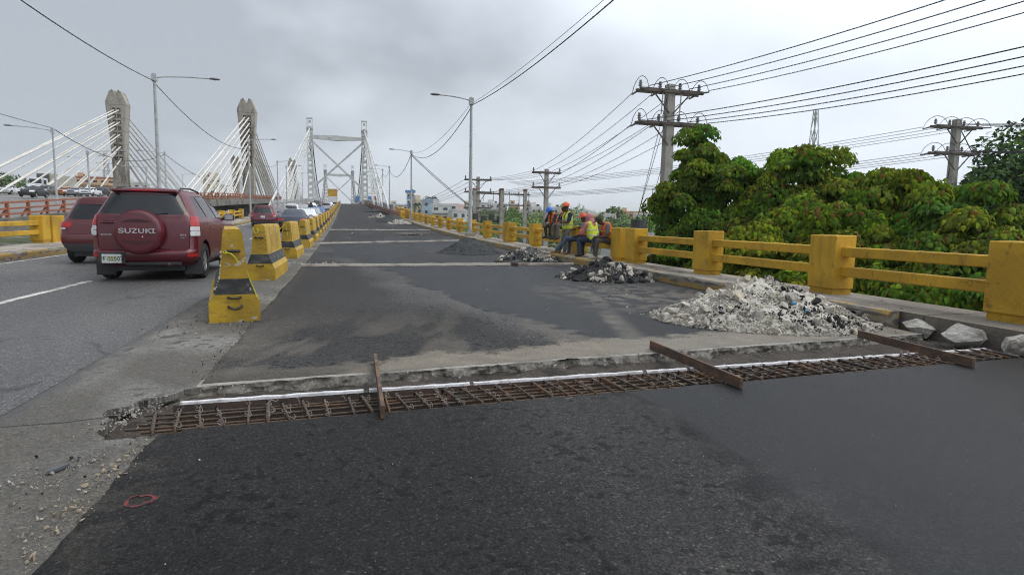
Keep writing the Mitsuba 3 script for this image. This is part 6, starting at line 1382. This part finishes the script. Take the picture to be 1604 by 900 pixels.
    put(k, 'trousers', blend(limb([off('pelvis', (0, -.07, .0)), off('pelvis', (0, .07, 0))], [.135, .135]) + leg('l', .010) + leg('r', .010), .05, 4), legs, True)
    for q in 'lr':
        a = np.array(D['ankle_' + q]); kd = np.array(D['knee_' + q]); sh = np.array(J.get('toe_' + q, (.16, 0, -.05))); t_ = np.array([c * sh[0] - s * sh[1], s * sh[0] + c * sh[1], sh[2]])
        put(k, 'shoe', blend(limb([a + (0, 0, .0), a - t_ * .25 + (0, 0, -.03), a + t_ * .5 + (0, 0, -.02), a + t_ + (0, 0, -.015)], [.052, .046, .048, .036]), .03, 2), shoe, True)
    hz = hd + upw * .055
    if hood:
        hh = mani(trimesh.creation.icosphere(3, .128)).translate(tuple(hd + upw * .01 - lkw * .02)) - m3.Manifold.sphere(.095, 20).translate(tuple(hd + lkw * .10)); put(k, 'hood', tri(hh + m3.Manifold.batch_hull([m3.Manifold.sphere(.1, 14).translate(tuple(hd - upw * .05 - lkw * .03)), m3.Manifold.sphere(.13, 14).translate(off('chest', (-.02, 0, .10)))]) - m3.Manifold.sphere(.09, 20).translate(tuple(hd + lkw * .10))), top, 40)
    elif hat == 'camouflage':
        cap = m3.Manifold.sphere(.112, 24).scale((1, 1, .85)) ^ m3.Manifold.cube((.5, .5, .3), True).translate((0, 0, .15)); brim = m3.Manifold.batch_hull([m3.Manifold.sphere(.012, 8).translate((x, y, 0)) for x, y in ((.06, .085), (.06, -.085), (.18, .055), (.18, -.055), (.2, 0))])
        M = np.eye(4); M[:3, 0], M[:3, 1], M[:3, 2], M[:3, 3] = lkw, sd, upw, hz; t_ = tri(cap + brim); t_.apply_transform(M); put(k, 'cap', t_, hat, 40)
    else:
        sh = m3.Manifold.sphere(.128, 28).scale((1.12, .95, .98)) ^ m3.Manifold.cube((.6, .6, .3), True).translate((0, 0, .15)); brim = m3.Manifold.cylinder(.014, .142, .135, 28).scale((1.12, .95, 1)) + m3.Manifold.batch_hull([m3.Manifold.sphere(.009, 8).translate((x, y, 0)) for x, y in ((.10, .10), (.10, -.10), (.205, .05), (.205, -.05))])
        ridge = m3.Manifold.batch_hull([m3.Manifold.sphere(.012, 8).translate((x, 0, z)) for x, z in ((-.11, .06), (-.06, .115), (0, .128), (.06, .115), (.11, .06))])
        M = np.eye(4); M[:3, 0], M[:3, 1], M[:3, 2], M[:3, 3] = lkw, sd, upw, hz; t_ = tri(sh + brim + ridge); t_.apply_transform(M); put(k, 'helmet', t_, hat, 40)
    return k
PI = math.pi
def pose(**o):
    J = {'pelvis': (0, 0, 0), 'chest': (.06, 0, .34), 'neck': (.09, 0, .52), 'head': (.13, 0, .64), 'hip_l': (0, .10, 0), 'hip_r': (0, -.10, 0), 'knee_l': (.42, .13, -.0), 'knee_r': (.42, -.13, -.0), 'ankle_l': (.45, .13, -.42), 'ankle_r': (.45, -.13, -.42),
         'shoulder_l': (.05, .20, .44), 'shoulder_r': (.05, -.20, .44), 'elbow_l': (.20, .25, .18), 'elbow_r': (.20, -.25, .18), 'wrist_l': (.38, .08, .12), 'wrist_r': (.38, -.08, .12)}
    J.update(o); return J
RZ = lambda y: float(zr(y)) + .2
person('worker with a blue helmet sitting high on the top rail, leftmost of the six', 7.60, 21.6, RZ(22) + .86, PI + .35, pose(chest=(.12, 0, .32), neck=(.19, 0, .47), head=(.27, 0, .57), shoulder_l=(.14, .19, .42), shoulder_r=(.14, -.19, .42), knee_l=(.36, .14, .05), knee_r=(.36, -.14, .05), ankle_l=(.33, .12, -.34), ankle_r=(.33, -.12, -.34), elbow_l=(.30, .24, .16), elbow_r=(.30, -.24, .16), wrist_l=(.46, .06, .06), wrist_r=(.46, -.06, .08), look=(1, 0, -.45)), 'tee_dark', 'vest_orange', 'camouflage', 'shoe_dark', 'helmet_blue')
person('worker with a green helmet sitting on the rail behind the standing man', 7.62, 20.5, RZ(21) + .88, PI + .2, pose(chest=(.03, 0, .36), neck=(.06, 0, .54), head=(.10, 0, .66), knee_l=(.40, .12, .06), knee_r=(.42, -.12, .05), ankle_l=(.40, .12, -.36), ankle_r=(.42, -.12, -.36), wrist_l=(.36, .04, .10), wrist_r=(.34, -.06, .12)), 'tee_navy', 'vest_orange', 'trouser_grey', 'shoe_dark', 'helmet_green')
person('worker standing with crossed arms in an orange helmet and yellow vest', 7.20, 19.25, RZ(19) + .86, PI + .15, pose(chest=(.00, 0, .36), neck=(.02, 0, .56), head=(.06, 0, .69), hip_l=(0, .095, -.02), hip_r=(0, -.095, -.02), knee_l=(.12, .11, -.42), knee_r=(.10, -.10, -.42), ankle_l=(.14, .12, -.80), ankle_r=(.24, -.11, -.80), shoulder_l=(0, .20, .46), shoulder_r=(0, -.20, .46), elbow_l=(.12, .27, .20), elbow_r=(.12, -.27, .20), wrist_l=(.24, -.02, .24), wrist_r=(.22, .04, .21), look=(1, .1, -.1)), 'tee_navy', 'vest_yellow', 'trouser_grey', 'shoe_tan', 'helmet_orange')
person('worker in a red helmet and teal shirt sitting low with legs stretched out', 7.42, 18.45, RZ(18) + .56, PI - .42, pose(chest=(-.10, 0, .33), neck=(-.10, 0, .52), head=(-.04, 0, .64), shoulder_l=(-.10, .20, .43), shoulder_r=(-.10, -.20, .43), knee_l=(.46, .12, -.02), knee_r=(.40, -.12, -.06), ankle_l=(.80, .16, -.40), ankle_r=(.42, -.14, -.46), elbow_l=(-.02, .28, .14), elbow_r=(.05, -.42, .36), wrist_l=(.22, .18, .06), wrist_r=(.24, -.50, .30), look=(1, .3, -.15)), 'tee_teal', 'vest_orange', 'jeans', 'shoe_tan', 'helmet_red')
person('worker with a pink hood and yellow vest seen from behind, sitting on the lower rail', 7.42, 17.5, RZ(17) + .56, PI / 2 + .45, pose(chest=(.10, 0, .36), neck=(.14, 0, .54), head=(.20, 0, .66), shoulder_l=(.10, .21, .45), shoulder_r=(.10, -.21, .45), elbow_l=(.22, .28, .18), elbow_r=(.22, -.28, .18), wrist_l=(.40, .10, .12), wrist_r=(.40, -.10, .12), knee_l=(.34, .30, -.02), knee_r=(.38, .05, -.04), ankle_l=(.22, .36, -.46), ankle_r=(.36, .10, -.46), look=(1, 0, -.35)), 'tee_pink', 'vest_yellow', 'jeans_dark', 'shoe_dark', 'hood', True)
person('worker with a camouflage cap and orange vest bent over a phone, nearest the camera', 7.56, 16.58, RZ(17) + .56, PI - .05, pose(chest=(.14, 0, .34), neck=(.24, 0, .49), head=(.34, 0, .58), shoulder_l=(.16, .20, .42), shoulder_r=(.16, -.20, .42), elbow_l=(.20, .27, .12), elbow_r=(.20, -.27, .12), wrist_l=(.42, .09, .10), wrist_r=(.42, -.05, .10), knee_l=(.44, .12, .0), knee_r=(.46, -.14, -.0), ankle_l=(.48, .10, -.46), ankle_r=(.40, -.16, -.46), look=(1, .1, -.7)), 'tee_grey', 'vest_orange', 'trouser_brown', 'shoe_pale', 'camouflage')

# ------------------------------------------------------------------ the damp air between here and the far towers
scene['damp_air'] = {'type': 'homogeneous', 'albedo': {'type': 'rgb', 'value': [.95, .955, .96]}, 'sigma_t': .00032}
labels['haze'] = {'label': 'thin grey haze in the air over the bridges and the town', 'category': 'haze', 'kind': 'stuff'}
scene['haze'] = {'type': 'cube', 'to_world': T().translate([0, 0, 38]).scale([7300, 7300, 58]), 'bsdf': {'type': 'null'}, 'interior': {'type': 'ref', 'id': 'damp_air'}}
scene['camera']['medium'] = {'type': 'ref', 'id': 'damp_air'}
